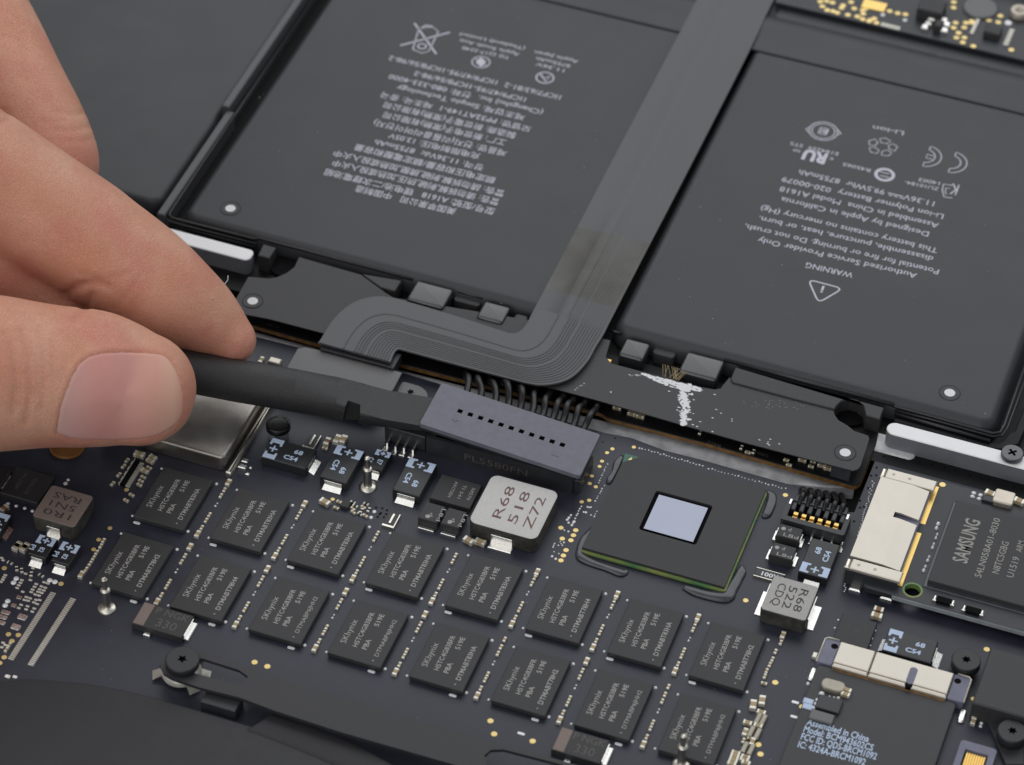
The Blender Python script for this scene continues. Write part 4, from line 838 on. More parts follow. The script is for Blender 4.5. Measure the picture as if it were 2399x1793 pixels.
q = T3(2320, 60); obj('metal_frame', G().box(q.x - 2.6, q.x + 3, q.y + .35, q.y + 1.2, .451, .75, .05), M['aluside'], TB)
g = G()
for k in range(10): q = T3(870 + 18 * k, 228 + 4.5 * k); g.box(q.x - .009, q.x + .009, q.y - .05, q.y + .05, .451, .456)
for k in range(11): q = T3(2100 - 6 * k, 280 + 14 * k); g.box(q.x - .04, q.x + .04, q.y - .012, q.y + .012, .451, .456)
for k in range(8): q = T3(1775 - 8 * k, 195 + 17 * k); g.box(q.x - .03, q.x + .03, q.y - .016, q.y + .016, .451, .47)
obj('pad_row', g, M['capend'], TB, kind='stuff')
# ------------------------------------------------------------------ connector bracket under the tool
KB = thing('connector_bracket', 'flat grey metal bracket between the tool and the ribbon end', 'bracket', (1.2, 2.6, .2))
q = [P(u, v, .26) for u, v in ((697, 817), (713, 813), (752, 821), (942, 873), (921, 913), (870, 960), (640, 900), (672, 862))]
obj('plate', G().prism(xy(q), .235, .26, .006), M['plate'], KB)
q = [P(u, v, .14) for u, v in ((943, 893), (985, 905), (1000, 917), (1003, 930), (985, 955), (925, 940), (932, 912))]
obj('screw_ear', G().prism(rnd(xy(q), .06), .10, .14, .006), M['plate'], KB)
q = P(962, 918, .1435); g = G(); g.quad2([(q.x + (.06 if k % 2 == 0 else .034) * math.cos(k * math.pi / 6), q.y + (.06 if k % 2 == 0 else .034) * math.sin(k * math.pi / 6)) for k in range(12)], .1435); obj('screw_recess', g, M['recess'], KB)
# ------------------------------------------------------------------ screws
def screw(u, v, z, r, th, pts, mtl, label, deep=.05):
    q = P(u, v, z); g = G(); n = len(pts) * 2 if False else len(pts)
    st = [(q.x + a * r, q.y + b * r) for a, b in pts]; ang = [math.atan2(b, a) for a, b in pts]
    o_ = [(q.x + r * .93 * math.cos(a), q.y + r * .93 * math.sin(a)) for a in ang]
    i0 = g.ring(st, z - deep); i1 = g.ring(st, z); i2 = g.ring(o_, z); g.F(i0, 1)
    for i in range(len(st)):
        j = (i + 1) % len(st); g.F((i0[j], i0[i], i1[i], i1[j]), 1); g.F((i1[i], i2[i], i2[j], i1[j]), 0)
    g.lathe(q.x, q.y, [(r * .96, z - th), (r, z - th + .01), (r, z - .02), (r * .965, z - .004), (r * .92, z - .0005)], 36, 0, True, False)
    return obj('screw', g, [mtl, M['recess']], None, label, 'screw', 'screws')
def star(k, ro, ri): return [((ro if i % 2 == 0 else ri) * math.cos(math.pi * i / k), (ro if i % 2 == 0 else ri) * math.sin(math.pi * i / k)) for i in range(2 * k)]
def cross(a, b, n=8):
    base = [(b, -b), (a, -b), (a, b), (b, b), (b, a), (-b, a), (-b, b), (-a, b), (-a, -b), (-b, -b), (-b, -a), (b, -a)]; out = []
    return [(x * .7 - y * .7, x * .7 + y * .7) for x, y in base]
def fine(pts, n=3):
    out = []
    for i in range(len(pts)):
        a, b = pts[i], pts[(i + 1) % len(pts)]; out += [(a[0] + (b[0] - a[0]) * k / n, a[1] + (b[1] - a[1]) * k / n) for k in range(n)]
    return out
screw(2372, 1060, .40, .165, .085, fine(cross(.45, .12)), M['screwgrey'], 'dark cross-head screw in the silver-topped aluminium rib')
screw(2264, 1545, .24, .205, .14, fine(star(6, .34, .2)), M['screw'], 'black star-recess screw between the white-printed capacitor and the black block')
screw(2372, 1712, .24, .205, .14, fine(star(6, .34, .2)), M['screw'], 'black star-recess screw near the small gold-pin socket')
screw(427, 1544, .42, .235, .11, fine(star(5, .33, .17)), M['screw'], 'black star-recess screw on the end of the dark strap')
# ------------------------------------------------------------------ dark strap and fan cover at the near edge
g = G(); zs_ = .30
up = [(386, 1535), (405, 1521), (430, 1517), (470, 1529), (600, 1569), (704, 1604), (1059, 1710), (1300, 1778), (1500, 1835)]; dn = [(1500, 1920), (1075, 1795), (800, 1716), (640, 1664), (560, 1634), (468, 1611), (405, 1590), (383, 1577), (374, 1556)]
slot1 = [(462, 1542), (478, 1544), (560, 1570), (580, 1584), (578, 1596), (560, 1604), (530, 1598), (455, 1577)]; slot2 = [(1135, 1770), (1150, 1757), (1180, 1756), (1330, 1795), (1330, 1840), (1160, 1800), (1140, 1792)]
g.plate(xy([P(u, v, zs_) for u, v in up + dn]), [xy([P(u, v, zs_) for u, v in slot1]), xy([P(u, v, zs_) for u, v in slot2])], .245, zs_)
SG = thing('heat_sink_strap', 'long dark slotted steel strap along the near edge', 'strap', (2, -4.5, .2))
obj('strap', g, M['strap'], SG)
g = G(); a, b = P(485, 1616, .2), P(566, 1640, .2); g.prism([(a.x, a.y - .22), (b.x, b.y - .22), (b.x, b.y + .05), (a.x, a.y + .05)], 0, .2, .01); obj('rubber_block', g, M['socket'], SG)
cq = P(425, 1572, .1); g = G()
n = 40; R_o = .27; R_i = .12
pr = [(R_o, .06), (R_o + .01, .10), (R_o - .04, .17), (R_i, .19)]
g.lathe(cq.x, cq.y, pr, 40, 0, True, False)
for a in (205, 322, 78, 15):
    a = math.radians(a); d = Vector((math.cos(a), math.sin(a), 0)); s_ = Vector((-d.y, d.x, 0)) * .085
    i = [g.V(cq * 1 + d * (R_o - .03) + s_ * .8 + Vector((0, 0, .02))), g.V(cq + d * (R_o - .03) - s_ * .8 + Vector((0, 0, .02))), g.V(cq + d * (R_o + .13) - s_ + Vector((0, 0, -.06))), g.V(cq + d * (R_o + .13) + s_ + Vector((0, 0, -.06)))]
    g.F(i); g.F(i[::-1])
obj('spring_clip', g, M['clip'], None, 'bright spring clip under the screw at the strap end', 'spring clip')
FC = thing('fan_cover', 'large smooth black cover curving across the bottom left', 'fan cover', (-1, -5, .1))
cv = [(-420, 1640), (-100, 1604), (0, 1596), (54, 1590), (109, 1592), (218, 1603), (327, 1625), (435, 1655), (559, 1692), (700, 1731), (800, 1763), (950, 1812), (1250, 1915)]
q = [P(u, v, .14) for u, v in cv]; q = xy(crom([(a.x, a.y, 0) for a in q], 5)); g = G(); g.prism(q + [(q[-1][0] + 2, -13), (-12, -13), (-12, q[0][1])], .0, .14, .03, 3, 0, None, False, True)
obj('cover', g, M['cover'], FC, sharp=50)
cv2 = [(640, 1668), (700, 1690), (765, 1716), (850, 1752), (920, 1790), (1000, 1835), (1120, 1900)]
q = [P(u, v, .15) for u, v in cv2]; q = crom(q, 5); q2 = [a + Vector((-.22, -.42, 0))  for i, a in enumerate(q)]; g = G(); g.prism(xy(q) + xy(q2)[::-1], .11, .165, .05, 3, 0, None, False, True); obj('rim', g, M['cover'], FC, sharp=50)
# ------------------------------------------------------------------ solid-state card in its slot
SC = thing('card_slot', 'broad pale nickel card slot holding the solid-state card', 'card connector', (9.46, 2.45, 0))
sx0_, sx1_, sy0_, sy1_ = 9.10, 9.83, 1.43, 3.50; e = .20; za, zb = .365, .325; xm = sx0_ + .47
def shell(x0, x1, y0, y1, sl=True):
    g = G(); ptsx = [x0] + ([xm] if x0 < xm < x1 else []) + [x1]
    zz_ = lambda x: za if x <= xm else za + (zb - za) * (x - xm) / (sx1_ - xm)
    A = [g.V((x, y0, zz_(x))) for x in ptsx]; B = [g.V((x, y1, zz_(x))) for x in ptsx]; A2 = [g.V((x, y0, zz_(x) - .03)) for x in ptsx]; B2 = [g.V((x, y1, zz_(x) - .03)) for x in ptsx]
    for i in range(len(ptsx) - 1): g.F((A[i], A[i + 1], B[i + 1], B[i])); g.F((A2[i], A2[i + 1], A[i + 1], A[i])); g.F((B[i], B[i + 1], B2[i + 1], B2[i]))
    g.F((A[-1], A2[-1], B2[-1], B[-1])); g.F((A[0], B[0], B2[0], A2[0])); return g
ysl = P(1960 + 760 / 5.009, 1050 + 800 / 5.009, za).y; xsl = P(1960 + 668 / 5.009, 1050 + 790 / 5.009, za).x
g = shell(sx0_, xsl, sy0_ + e, sy1_ - e)
for a, b in ((sy0_ + e, ysl - .055), (ysl + .055, sy1_ - e)):
    h = shell(xsl, sx1_, a, b); o0 = len(g.v); g.v += h.v; g.f += [tuple(i + o0 for i in f) for f in h.f]; g.mi += h.mi; g.sm += h.sm
obj('shell', g, M['cream'], SC)
for y0, y1 in ((sy0_ - .02, sy0_ + e - .022), (sy1_ - e + .022, sy1_ + .02)):
    g = G(); g.box(sx0_ + .05, sx1_ + .06, y0, y1, .30, .35, .012); g.disc(sx0_ + .16, (y0 + y1) / 2, .024, .3515, 12, 1); g.disc(sx0_ + .40, (y0 + y1) / 2, .026, .3515, 12, 1); obj('end_strip', g, [M['cream'], M['oval']], SC)
    g = G(); g.box(sx0_ - .03, sx0_ + .04, y0 + .01, y1 - .01, .0, .345, .02); obj('end_post', g, M['tin'], SC)
obj('housing', G().box(sx0_ + .02, sx1_ + .02, sy0_ - .01, sy1_ + .01, .0, .295, .01), M['bluegrey'], SC)
obj('housing_front', G().box(sx0_ + .0, sx1_ + .03, sy0_ - .03, sy0_ - .012, .02, .30), M['socket'], SC)
for x in (sx0_ + .12, sx0_ + .58): obj('foot', G().box(x - .02, x + .15, sy0_ - .13, sy0_ - .01, 0, .05, .02), M['solder'], SC)
SD = thing('solid_state_card', 'solid-state drive card with a large memory controller marked SAMSUNG', 'drive card', (11.5, 2.4, .12))
ZS = .20; fy0 = ax(((2165, 1417), (2399, 1478)), ZS, 1); fy1 = ax(((2200, 1128), (2399, 1178)), ZS, 1); hx = P(2138, 1383, ZS)
g = G(); hole = circ(hx.x, hx.y, .115, 24); g.plate(rrect(sx0_ + .3, 16, fy0, fy1, .09, 5), [hole], ZS - .085, ZS, 0, 1); bd = obj('board', g, [M['ssd'], M['green']], SD)
g = G(); g.prism(rrect(sx1_ + .0, 16, fy0 - .012, fy0 + .02, .01, 2), ZS - .08, ZS - .006); obj('board_edge', g, M['ssdedge'], SD)
g = G(); i0 = g.ring(circ(hx.x, hx.y, .116, 24), ZS + .003); i1 = g.ring(circ(hx.x, hx.y, .145, 24), ZS + .003); g.bridge(i1, i0, 0); obj('hole_ring', g, M['green'], SD)
xg0 = sx1_ - .03
for (ua, va), (ub, vb) in (((2199, 1142), (2168, 1230)), ((2159, 1250.6), (2112.7, 1374.4))):
    a, b = P(ua, va, ZS), P(ub, vb, ZS); obj('gold_contact', G().box(xg0, (a.x + b.x) / 2, b.y, a.y, ZS + .001, ZS + .006), M['goldbar'], SD)
q = P(2208, 1136, ZS); o = inst('gold_pad', GP, (q.x, q.y, ZS), SD); o.scale = (1.2, 1.2, 1)
a, b = P(2175, 1361, ZS + .1), P(2240, 1171, ZS + .1); cx0 = (a.x + b.x) / 2; cy0, cy1 = ax(((2175, 1361), (2399, 1419)), ZS + .1, 1), b.y
ch = obj('memory_controller', G().box(cx0, 15, cy0, cy1, ZS + .012, ZS + .105, .01), M['chip'], SD, 'large black chip lettered SAMSUNG')
obj('underfill', G().box(cx0 - .05, 15, cy0 - .06, cy1 + .02, ZS, ZS + .02, .01), M['glue'], SD)
T4 = lambda x, y: P(1960 + x / 5.009, 1050 + y / 5.009, ZS + .106); p = G()
text(p, 'SAMSUNG', T4(1525, 1360), T4(1690, 860), .215, ZS + .1065, 0, .018); text(p, 'S4LN058A01-8030', T4(1695, 1525), T4(1925, 835), .10, ZS + .1065, 0, .004); text(p, 'N8TC5GBG', T4(1900, 1480), T4(2025, 1110), .10, ZS + .1065, 0, .004); text(p, 'U1519', T4(2070, 1525), T4(2150, 1290), .10, ZS + .1065, 0, .004); text(p, 'ARM', T4(2170, 1225), T4(2205, 1100), .09, ZS + .1065, 0, .004)
obj('print', p, M['ssdprint'], ch)
T5 = lambda x, y: P(1960 + x / 5.009, 1050 + y / 5.009, ZS)
for x, y in ((1610, 530), (1595, 572), (1690, 555), (1672, 598)): q = T5(x, y); o = inst('solder_dot', DOT, (q.x, q.y, ZS), SD); o.scale = (1.5, 1.1, 1.4)
for x, y in ((1800, 555), (2140, 645)): q = T5(x, y); o = inst('chip_capacitor', CAPG, (q.x, q.y, ZS), SD, 1.4)
q = T5(1780, 620); obj('chip_inductor', G().box(q.x - .09, q.x + .09, q.y - .05, q.y + .06, ZS, ZS + .05, .01), M['socket'], SD)
q = T5(1960, 610); obj('crystal', G().prism(rrect(q.x - .15, q.x + .15, q.y - .15, q.y + .13, .04, 4), ZS, ZS + .085, .025, 3), M['crystal'], SD)
for x, y, sc in ((1192, 895, 1.3), (1172, 945, 1.2), (1180, 1022, .8), (1165, 1062, .9), (1140, 1135, .8), (1125, 1175, 1), (1085, 1285, .8), (1068, 1325, 1), (1042, 1398, .9), (1022, 1442, 1.1)): q = T5(x, y); o = inst('solder_dot', DOT, (q.x, q.y, ZS), SD); o.scale = (sc, sc, 2.2)
T6 = lambda x, y, z: P(1999 + x / 5.51, 1120 + y / 5.51, z)
for x, y in ((1170, 1585), (1525 + 225, 1760)):
    q = T6(x, y, ZS + .03) if x < 1300 else P(1999 + 1180 / 4.205, 1400 + 130 / 4.205, ZS + .03); g = G(); g.box(q.x - .10, q.x + .10, q.y - .055, q.y + .055, ZS, ZS + .05, .006); o = obj('chip_resistor', g, M['recess'], SD)
    for s in (1, -1): obj('terminal', G().box(q.x + s * .13 - .028, q.x + s * .13 + .028, q.y - .05, q.y + .05, ZS, ZS + .055, .02), M['solder'], o)
# ------------------------------------------------------------------ wireless card and its slot
WS = thing('wireless_slot', 'long pale metal slot with dark plastic ends above the wireless card', 'card connector', (10.2, 0, 0))
g = G(); g.box(9.39, 9.39 + .50, -.22, .17, .155, .2, .012); g.box(9.905, 11.01, -.22, .17, .155, .2, .012); obj('shell', g, M['cream'], WS)
g = G(); g.box(9.39, 9.89, -.285, -.223, .135, .19, .02); g.box(9.905, 11.01, -.285, -.223, .135, .19, .02); obj('front_lip', g, M['cream'], WS)
obj('contact_strip', G().box(9.40, 11.0, -.31, -.20, .06, .125, .004), M['orange'], WS)
q0 = P(1913, 1549, .15); q1 = P(2258, 1646, .15); q2 = P(2272, 1588, .15)
for x0, x1 in ((q0.x, 9.385), (11.015, q1.x)):
    obj('end_block', G().prism(rrect(x0, x1, -.26, .21, .03, 3), 0, .15, .01), M['bluegrey'], WS)
    xx = x0 if x0 < 9.3 else x1; s = 1 if x0 < 9.3 else -1; obj('end_trim', G().tube([(xx, -.26, .155), (xx, .17, .155), (xx + s * .04, .213, .155), (xx + s * .2, .213, .155)], .014, 6), M['cream'], WS)
    xh = 9.385 - .06 if s == 1 else 11.015 + .07; obj('end_hole', G().disc(xh, .09, .05, .1508, 14), M['recess'], WS)
obj('key_slot', G().prism(rrect(10.42, 10.53, -.24, .07, .05, 4), .19, .2025), M['bluegrey'], WS)
obj('key_slot', G().prism(rrect(10.42, 10.53, -.29, -.222, .03, 4), .12, .193), M['recess'], WS)
for u, v in ((1903, 1582), (2253, 1680)): q = P(u, v, .02); obj('solder_foot', G().prism(rrect(q.x - .05, q.x + .05, q.y - .11, q.y + .13, .045, 4), 0, .05, .02), M['solder'], WS)
q = P(1908, 1538, .02); obj('solder_foot', G().box(q.x - .03, q.x + .04, q.y - .04, q.y + .05, 0, .06, .01), M['capend'], WS)
ZW = .12; wx0 = ax(((1900, 1600), (1861, 1697), (1822, 1793)), ZW, 0); wx1 = ax(((2237, 1660), (2215, 1724)), ZW, 0)
WC = thing('wireless_card', 'dark flat wireless card printed with pale lines of text', 'wireless card', ((wx0 + wx1) / 2, -2, 0))
obj('lid', G().prism(rrect(wx0, wx1, -6, -.27, .06, 4), .02, ZW, .015, 2), M['wifi'], WC); p = G(); T7 = lambda x, y: P(1560 + x / 5.28, 1480 + y / 5.28, ZW); T8 = lambda x, y: P(1600 + x / 2.755, 1193 + y / 2.755, ZW)
for sx, a, b in (('Assembled in China', (795, 1390), (1195, 1505)), ('Model: BCM943602CS', (775, 1437), (1222, 1562)), ('FCC ID: QDS-BRCM1092', (757, 1485), (1245, 1618)), ('IC: 4324A-BRCM1092', (738, 1535), (1172, 1655))): text(p, sx, T8(*a), T8(*b), .115, ZW + .002, 0, .02)
obj('print', p, M['blueprint'], WC)
T9 = lambda x, y, z=ZW: P(1700 + x / 5.51, 1400 + y / 5.51, z)
q = T9(1390, 1125, ZW + .07); obj('oval_crystal', G().prism(rrect(q.x - .165, q.x + .165, q.y - .10, q.y + .10, .08, 5), ZW, ZW + .07, .02, 2), M['oval'], WC)
q = T9(1340, 1360, ZW + .06); obj('chip', G().box(q.x - .17, q.x + .17, q.y - .13, q.y + .11, ZW, ZW + .06, .01), M['socket'], WC)
q = T9(1240, 1540, ZW + .08); obj('chip', G().box(q.x - .17, q.x + .16, q.y - .045, q.y + .12, ZW, ZW + .05, .01), M['plate'], WC)
for x, y, sc in ((1240, 1245, 1.6), (1340, 1288, .7), (1400, 1297, .7), (1455, 1302, 1), (1180, 1325, 1), (1160, 1375, 1), (1140, 1430, 1.1), (1062, 1115, 1)): q = T9(x, y); o = inst('solder_dot', DOT, (q.x, q.y, ZW), WC); o.scale = (sc, sc, 1.5)
for x, y in ((1075, 1350), (1065, 1420)): q = T9(x, y); obj('solder_pad', G().box(q.x - .08, q.x + .06, q.y - .04, q.y + .05, ZW, ZW + .02, .008), M['blueprint'], WC)
for x, y in ((1565, 1215), (1545, 1270)): q = T9(x, y); inst('chip_capacitor', CAPL, (q.x, q.y, ZW), WC, 1.5)
for x, y in ((900, 1358), (885, 1545)): q = T9(x, y, 0); inst('solder_pill', PILL, (q.x, q.y, 0), LB)
# ------------------------------------------------------------------ black block and small socket at the right edge
TA = lambda x, y, z=0: P(1999 + x / 4.205, 1400 + y / 4.205, z)
CB = thing('cover_block', 'plain matt black block cut off by the right edge', 'cover', (12.5, 0, 0)); a, b = TA(1320, 480, .33), TA(1208, 1045, .33)
ky0 = (TA(1208, 1045, .33).y + TA(1682, 1178, .33).y) / 2
obj('block', G().box((a.x + b.x) / 2, 16, ky0, a.y, .0, .33, .02), M['film'], CB)
g = G(); q = [TA(1300, 1165, .05), TA(1682, 1200, .05), TA(1682, 1653, .05), TA(1500, 1653, .05)]; g.prism(xy(q), 0, .07, .01); obj('foot', g, M['strap'], CB)
SQ = thing('pin_socket', 'tiny dark socket with a row of gold pins near the lower right corner', 'connector', TA(1170, 1600)); a, b = TA(985, 1640, .14), TA(1375, 1640, .14); yt = TA(1180, 1500, .14).y
obj('socket', G().plate(rrect(a.x, b.x, yt - .62, yt + .12, .05, 3), [rrect(a.x + .09, b.x - .09, yt - .32, yt - .02)], 0, .14), M['bluegrey'], SQ)
obj('socket_floor', G().box(a.x + .08, b.x - .08, yt - .33, yt - .01, 0, .05), M['recess'], SQ)
for k in range(8):
    x = a.x + .13 + (b.x - a.x - .26) * k / 7; obj('gold_pin', G().box(x - .017, x + .017, yt - .30, yt - .04, .05, .11, .008), M['goldbar'], SQ)
for x, y, k in ((1180, 1000, 'g'), (1195, 1078, 'g')): q = TA(x, y); o = inst('gold_pad', GP, (q.x, q.y, 0), LB); o.scale = (.9, .9, 1)
for x, y in ((1195, 1175), (1180, 1235)): q = TA(x, y); inst('chip_capacitor', CAPL, (q.x, q.y, 0), LB)
for x, y in ((1270, 1205), (1262, 1240), (1255, 1270)): q = TA(x, y); inst('solder_dot', DOT, (q.x, q.y, 0), LB)
for x, y, k, r in ((250, 130, 'w', 90), (230, 190, 'g', 90)): cap(1999 + x / 4.205, 1400 + y / 4.205, k, r)
# ------------------------------------------------------------------ prying tool
axp = [(-420, 715, 1.95), (-100, 773, 1.52), (200, 828, 1.24), (430, 868, 1.02), (560, 893, .90), (690, 915, .78), (790, 932, .69), (812, 936.5, .668), (816, 937, .665), (846, 943, .638), (850, 944, .635), (900, 953, .60), (960, 963, .56), (1000, 970, .54), (1030, 975, .52)]
SP = [P(u, v, z) for u, v, z in axp]
g = G(); prev = None; n = 40; ra = .315
sv = None
for i, c in enumerate(SP):
    t = (SP[min(i + 1, len(SP) - 1)] - SP[max(i - 1, 0)]).normalized(); sd = t.cross(Vector((0, 0, 1))).normalized(); upv = sd.cross(t)
    x = axp[i][0]; ht = ra if x < 690 else max(.045, ra - (ra - .045) * ((x - 690) / 200) ** .8); hb = -ra if x < 780 else -ra + (ra - .06) * min(1, (x - 780) / 220)
    cur = []
    for k in range(n):
        a = 2 * math.pi * k / n; A, B = ra * math.cos(a), max(hb, min(ht, ra * math.sin(a)))
        if 813 < x < 848 and A > .14: A = .14
        if x > 850: A *= .98
        cur.append(g.V(c + sd * A + upv * B))
    if prev: g.bridge(prev, cur, 0, True)
    else: g.F(cur[::-1])
    prev = cur
g.F(prev)
obj('pry_tool', g, M['spudger'], None, 'black nylon prying stick with its flat tip under the battery plug', 'prying tool', sharp=14)

# ------------------------------------------------------------------ hand
def skin_mat():
    mt = mat('skin', (0.68, 0.315, 0.205), 0.50, var=.0, vs=1.4, spec=.28, sss=.14, detail=6, col2=(0.76, 0.41, 0.29)); nt = mt.node_tree; N = nt.nodes; L = nt.links; b = N['Principled BSDF']
    ge = N.new('ShaderNodeNewGeometry')
    base = b.inputs['Base Color'].links[0].from_socket
    n1 = N.new('ShaderNodeTexNoise'); n1.inputs['Scale'].default_value = 1.1; n1.inputs['Detail'].default_value = 3; L.new(ge.outputs['Position'], n1.inputs['Vector'])
    r1 = N.new('ShaderNodeMapRange'); r1.inputs[1].default_value = .48; r1.inputs[2].default_value = .66; r1.inputs[4].default_value = .75; L.new(n1.outputs['Fac'], r1.inputs[0])
    mx = N.new('ShaderNodeMix'); mx.data_type = 'RGBA'; mx.inputs[7].default_value = (0.68, 0.275, 0.205, 1); L.new(base, mx.inputs[6]); L.new(r1.outputs[0], mx.inputs[0])
    vo = N.new('ShaderNodeTexVoronoi'); vo.inputs['Scale'].default_value = 24; vo.feature = 'DISTANCE_TO_EDGE'
    mp = N.new('ShaderNodeMapping'); mp.inputs['Scale'].default_value = (1, 1.3, 1.3); L.new(ge.outputs['Position'], mp.inputs[0])
    nd = N.new('ShaderNodeTexNoise'); nd.inputs['Scale'].default_value = 9; L.new(ge.outputs['Position'], nd.inputs['Vector'])
    ad = N.new('ShaderNodeMix'); ad.data_type = 'VECTOR'; ad.inputs[0].default_value = .12; L.new(mp.outputs[0], ad.inputs[4]); L.new(nd.outputs['Color'], ad.inputs[5]); L.new(ad.outputs[1], vo.inputs['Vector'])
    rv = N.new('ShaderNodeMapRange'); rv.inputs[2].default_value = .12; L.new(vo.outputs['Distance'], rv.inputs[0])
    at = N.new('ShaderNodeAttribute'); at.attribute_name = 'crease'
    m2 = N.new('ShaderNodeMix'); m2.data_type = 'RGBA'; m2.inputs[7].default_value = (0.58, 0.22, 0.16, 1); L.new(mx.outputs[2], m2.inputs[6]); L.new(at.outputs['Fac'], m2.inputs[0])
    L.new(m2.outputs[2], b.inputs['Base Color'])
    bp = N.new('ShaderNodeBump'); bp.inputs['Strength'].default_value = .5; bp.inputs['Distance'].default_value = .018; L.new(rv.outputs[0], bp.inputs['Height'])
    n3 = N.new('ShaderNodeTexNoise'); n3.inputs['Scale'].default_value = 5; n3.inputs['Detail'].default_value = 4; L.new(ge.outputs['Position'], n3.inputs['Vector'])
    b2 = N.new('ShaderNodeBump'); b2.inputs['Strength'].default_value = .35; b2.inputs['Distance'].default_value = .03; L.new(n3.outputs['Fac'], b2.inputs['Height']); L.new(bp.outputs[0], b2.inputs['Normal']); L.new(b2.outputs[0], b.inputs['Normal'])
    return mt
M['skin'] = skin_mat()
M['nail'] = mat('nail', (0.66, 0.36, 0.32), 0.46, var=.05, vs=1.5, spec=.4, coat=.0, sss=.2, col2=(0.60, 0.33, 0.30))
def limb(g, path, n=28, sub=8):
    """a tapered closed tube through (u, v, z, radius) stations"""
    c = crom([P(u, v, z) for u, v, z, r in path], sub); R = [x.x for x in crom([(r, 0, 0) for *_, r in path], sub)]
    d = (c[-1] - c[-2]).normalized(); rr = R[-1]; e = c[-1].copy()
    for k in range(1, 7): a = k / 6 * 1.5; c.append(e + d * rr * math.sin(a)); R.append(rr * math.cos(a))
    d = (c[0] - c[1]).normalized(); r0 = R[0]; e = c[0].copy()
    for k in range(1, 6): a = k / 5 * 1.5; c.insert(0, e + d * r0 * math.sin(a)); R.insert(0, r0 * math.cos(a))
    g.tube(c, R, n)
hg = G()
limb(hg, [(-420, 830, 3.1, 1.5), (-230, 862, 2.55, 1.22), (-90, 872, 2.3, 1.14), (0, 876, 2.2, 1.11), (120, 882, 2.08, 1.02), (215, 887, 1.97, .985), (268, 896, 1.89, .93), (300, 903, 1.85, .875), (318, 908, 1.83, .835), (326, 910, 1.825, .82)])
limb(hg, [(-460, 130, 4.6, 1.35), (-220, 295, 3.9, 1.02), (0, 440, 3.15, .97), (181, 547, 2.55, .89), (225, 577, 2.40, .87), (327, 643, 2.05, .81), (400, 694, 1.80, .73), (470, 740, 1.52, .60), (518, 776, 1.32, .47), (543, 797, 1.22, .375)])
limb(hg, [(-420, -420, 4.2, 1.2), (-200, -160, 3.6, .98), (-57, 50, 3.1, .88), (33, 205, 2.75, .80), (100, 320, 2.4, .74), (132, 395, 2.2, .68), (146, 440, 2.05, .55)])
limb(hg, [(-460, 360, 3.4, 1.2), (-240, 550, 2.6, 1.0), (-60, 620, 2.1, .80), (60, 662, 1.8, .62), (150, 700, 1.6, .46), (210, 722, 1.5, .34)])
limb(hg, [(-1100, 420, 6.0, 2.5), (-800, 440, 5.2, 2.4), (-560, 450, 4.5, 2.1), (-470, 460, 4.2, 1.9)])
limb(hg, [(-560, 560, 4.2, 1.6), (-480, 760, 3.5, 1.5), (-420, 820, 3.1, 1.45)])
tmp = bpy.data.objects.new('hand_tmp', hg.mesh('hand_tmp', M['skin'])); COL.objects.link(tmp)
md = tmp.modifiers.new('r', 'REMESH'); md.mode = 'VOXEL'; md.voxel_size = .058; md.adaptivity = 0
ms = tmp.modifiers.new('s', 'SMOOTH'); ms.factor = .5; ms.iterations = 14
dg = bpy.context.evaluated_depsgraph_get(); hm = bpy.data.meshes.new_from_object(tmp.evaluated_get(dg)); COL.objects.unlink(tmp); bpy.data.objects.remove(tmp)
# shaping: the nail bed, folds and joint creases, worked into the surface where they lie on the hand
nail_px = [(132, 1012), (140, 965), (152, 925), (168, 885), (186, 854), (206, 838), (232, 830), (275, 826), (320, 827), (358, 829), (384, 834), (402, 852), (418, 882), (428, 918), (430, 950), (424, 980), (404, 1000), (378, 1016), (345, 1026), (290, 1030), (220, 1030), (165, 1026)]
def sdist(u, v, poly):
    ins = False; d = 1e9; n = len(poly)
    for i in range(n):
        x1, y1 = poly[i]; x2, y2 = poly[(i + 1) % n]
        if (y1 > v) != (y2 > v) and u < (x2 - x1) * (v - y1) / (y2 - y1) + x1: ins = not ins
        dx, dy = x2 - x1, y2 - y1; t = max(0, min(1, ((u - x1) * dx + (v - y1) * dy) / (dx * dx + dy * dy))); d = min(d, math.hypot(u - x1 - t * dx, v - y1 - t * dy))
    return -d if ins else d
def pdist(u, v, pl):
    d = 1e9
    for (x1, y1), (x2, y2) in zip(pl, pl[1:]):
        dx, dy = x2 - x1, y2 - y1; t = max(0, min(1, ((u - x1) * dx + (v - y1) * dy) / (dx * dx + dy * dy))); d = min(d, math.hypot(u - x1 - t * dx, v - y1 - t * dy))
    return d
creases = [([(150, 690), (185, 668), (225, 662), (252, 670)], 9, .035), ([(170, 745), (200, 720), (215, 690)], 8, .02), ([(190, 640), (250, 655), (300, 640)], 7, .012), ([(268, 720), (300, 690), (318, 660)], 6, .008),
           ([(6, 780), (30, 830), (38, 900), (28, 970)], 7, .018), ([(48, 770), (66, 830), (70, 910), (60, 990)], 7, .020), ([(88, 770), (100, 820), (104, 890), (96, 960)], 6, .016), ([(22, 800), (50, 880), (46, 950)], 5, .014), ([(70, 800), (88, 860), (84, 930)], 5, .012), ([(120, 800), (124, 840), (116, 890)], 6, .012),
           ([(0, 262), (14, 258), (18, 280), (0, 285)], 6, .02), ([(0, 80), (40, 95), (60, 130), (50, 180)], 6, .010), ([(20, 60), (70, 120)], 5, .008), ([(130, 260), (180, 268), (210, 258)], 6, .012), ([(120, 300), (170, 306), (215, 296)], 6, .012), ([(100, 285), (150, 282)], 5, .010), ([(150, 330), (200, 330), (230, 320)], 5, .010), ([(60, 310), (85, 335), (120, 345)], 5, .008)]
fw = Vector(R2); vn = [v.normal.copy() for v in hm.vertices]; ca = hm.attributes.new('crease', 'FLOAT', 'POINT')
zt_ = P(280, 930, 2.4)
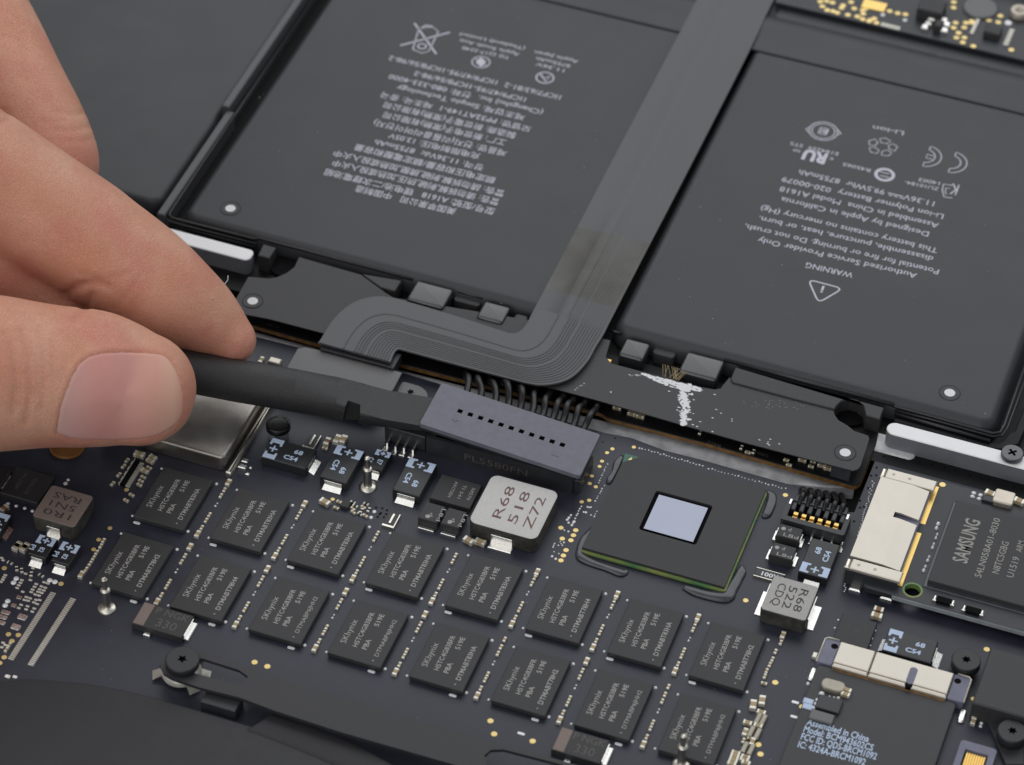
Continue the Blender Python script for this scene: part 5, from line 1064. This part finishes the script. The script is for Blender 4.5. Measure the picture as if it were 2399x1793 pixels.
for i, v in enumerate(hm.vertices):
    if vn[i].dot(fw) > .15: continue
    u, w_ = proj(v.co)
    if u < -30 or u > 620: continue
    off = 0.0; cf = 0.0
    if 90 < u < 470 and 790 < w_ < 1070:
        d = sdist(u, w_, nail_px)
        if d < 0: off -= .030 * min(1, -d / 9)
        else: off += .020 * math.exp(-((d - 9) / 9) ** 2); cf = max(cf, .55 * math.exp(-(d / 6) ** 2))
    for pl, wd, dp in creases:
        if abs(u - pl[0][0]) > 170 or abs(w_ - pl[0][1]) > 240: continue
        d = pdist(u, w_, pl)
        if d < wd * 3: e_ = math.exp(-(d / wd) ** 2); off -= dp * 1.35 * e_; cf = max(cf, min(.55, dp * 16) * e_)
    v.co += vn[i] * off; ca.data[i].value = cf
for p_ in hm.polygons: p_.use_smooth = True
hm.materials.clear(); hm.materials.append(M['skin']); hm.update()
lo = Vector([min(v.co[k] for v in hm.vertices) for k in range(3)]); hm.transform(Matrix.Translation(-lo))
HN = props(link('hand', hm, lo, None), "bare hand pinching a black prying stick between thumb and index finger", 'hand')
bm = bmesh.new(); bm.from_mesh(hm); bm.transform(Matrix.Translation(lo)); bv = BVHTree.FromBMesh(bm); bm.free()
g = G(); cu, cv_ = 285, 932; rings = []
fr = [0, .2, .4, .58, .74, .86, .94, .985, 1.0, 1.012]; nn = 66
edge = [(a.x, a.y) for a in crom([(x, y, 0) for x, y in nail_px] + [(nail_px[0][0], nail_px[0][1], 0)], 3)][:-1]
dep = {}
def hit(u, v):
    d = (R0 * ((u - CU) / FPX) + R1 * ((v - CV) / FPX) + R2).normalized(); h = bv.ray_cast(CAM, d); return h
ctr = None; pts_all = []
for f in fr:
    ring = []
    for (eu, ev) in edge:
        u, v = cu + (eu - cu) * f, cv_ + (ev - cv_) * f; h = hit(u, v)
        lift = .034 if f < .9 else (.031 if f < .95 else (.022 if f < .99 else (.006 if f < 1.005 else -.02)))
        ring.append((h[0] + h[1] * lift) if h[0] else None)
    rings.append(ring)
ids = [[g.V(q) if q else None for q in r] for r in rings]
for a, b in zip(ids, ids[1:]):
    for i in range(len(edge)):
        j = (i + 1) % len(edge); q = (a[i], a[j], b[j], b[i])
        if None not in q: g.F(q[::-1] if False else q, 0, True)
nl = obj('nail', g, M['nail'], HN)
bmn = bmesh.new(); bmn.from_mesh(nl.data); bmesh.ops.remove_doubles(bmn, verts=bmn.verts, dist=.0008); bmesh.ops.recalc_face_normals(bmn, faces=bmn.faces)
if sum(f.normal.dot(fw) for f in bmn.faces) > 0: bmesh.ops.reverse_faces(bmn, faces=bmn.faces)
for _ in range(3): bmesh.ops.smooth_vert(bmn, verts=[v for v in bmn.verts if not v.is_boundary], factor=.5, use_axis_x=True, use_axis_y=True, use_axis_z=True)
bmn.to_mesh(nl.data); bmn.free()
for f in nl.data.polygons: f.use_smooth = True
# lint
na = nl.data.attributes.new('along', 'FLOAT', 'POINT')
for v in nl.data.vertices: na.data[v.index].value = max(0, min(1, (proj(v.co + WL[nl.name])[0] - 130) / 300))
nt = M['nail'].node_tree; N_ = nt.nodes; at = N_.new('ShaderNodeAttribute'); at.attribute_name = 'along'; ra_ = N_.new('ShaderNodeValToRGB'); nt.links.new(at.outputs['Fac'], ra_.inputs[0])
el = ra_.color_ramp.elements; el[0].position = 0; el[0].color = (.70, .44, .40, 1); el[1].position = 1; el[1].color = (.76, .38, .30, 1)
for ps, c in ((.08, (.68, .39, .35)), (.34, (.70, .33, .29)), (.55, (.70, .35, .30)), (.78, (.72, .38, .30)), (.92, (.76, .46, .34))): e_ = el.new(ps); e_.color = (*c, 1)
nt.links.new(ra_.outputs[0], N_['Principled BSDF'].inputs['Base Color'])
h = hit(500, 700); e0 = P(534, 652, 1.55)
g = G(); g.tube([P(534, 646, 1.6), P(534, 656, 1.55), (h[0] if h[0] else P(500, 700, 1.8)) - fw * .03, P(498, 706, 1.85)], .007, 5)
obj('lint_fibre', g, M['white'], None, 'fine pale lint fibre stuck to the index fingertip', 'fibre')

# dust and lint specks lying on the parts
random.seed(5); g = G()
for k in range(150):
    u, v = random.uniform(480, 2390), random.uniform(20, 1000); z = None
    if v < 560 + (u - 480) * .25 and u > 560: z = ZC + .003
    if z is None: continue
    q = P(u, v, z); rr = random.choice((.004, .005, .006, .008, .010)); g.disc(q.x, q.y, rr, z, 6)
obj('dust_specks', g, M['chipprint'], BT, kind='stuff')
g = G()
for k in range(110):
    q = P(random.uniform(200, 2000), random.uniform(1120, 1780), .003); g.disc(q.x, q.y, random.choice((.003, .004, .006)), .0045, 6)
obj('dust_specks', g, M['chipprint'], LB, kind='stuff')
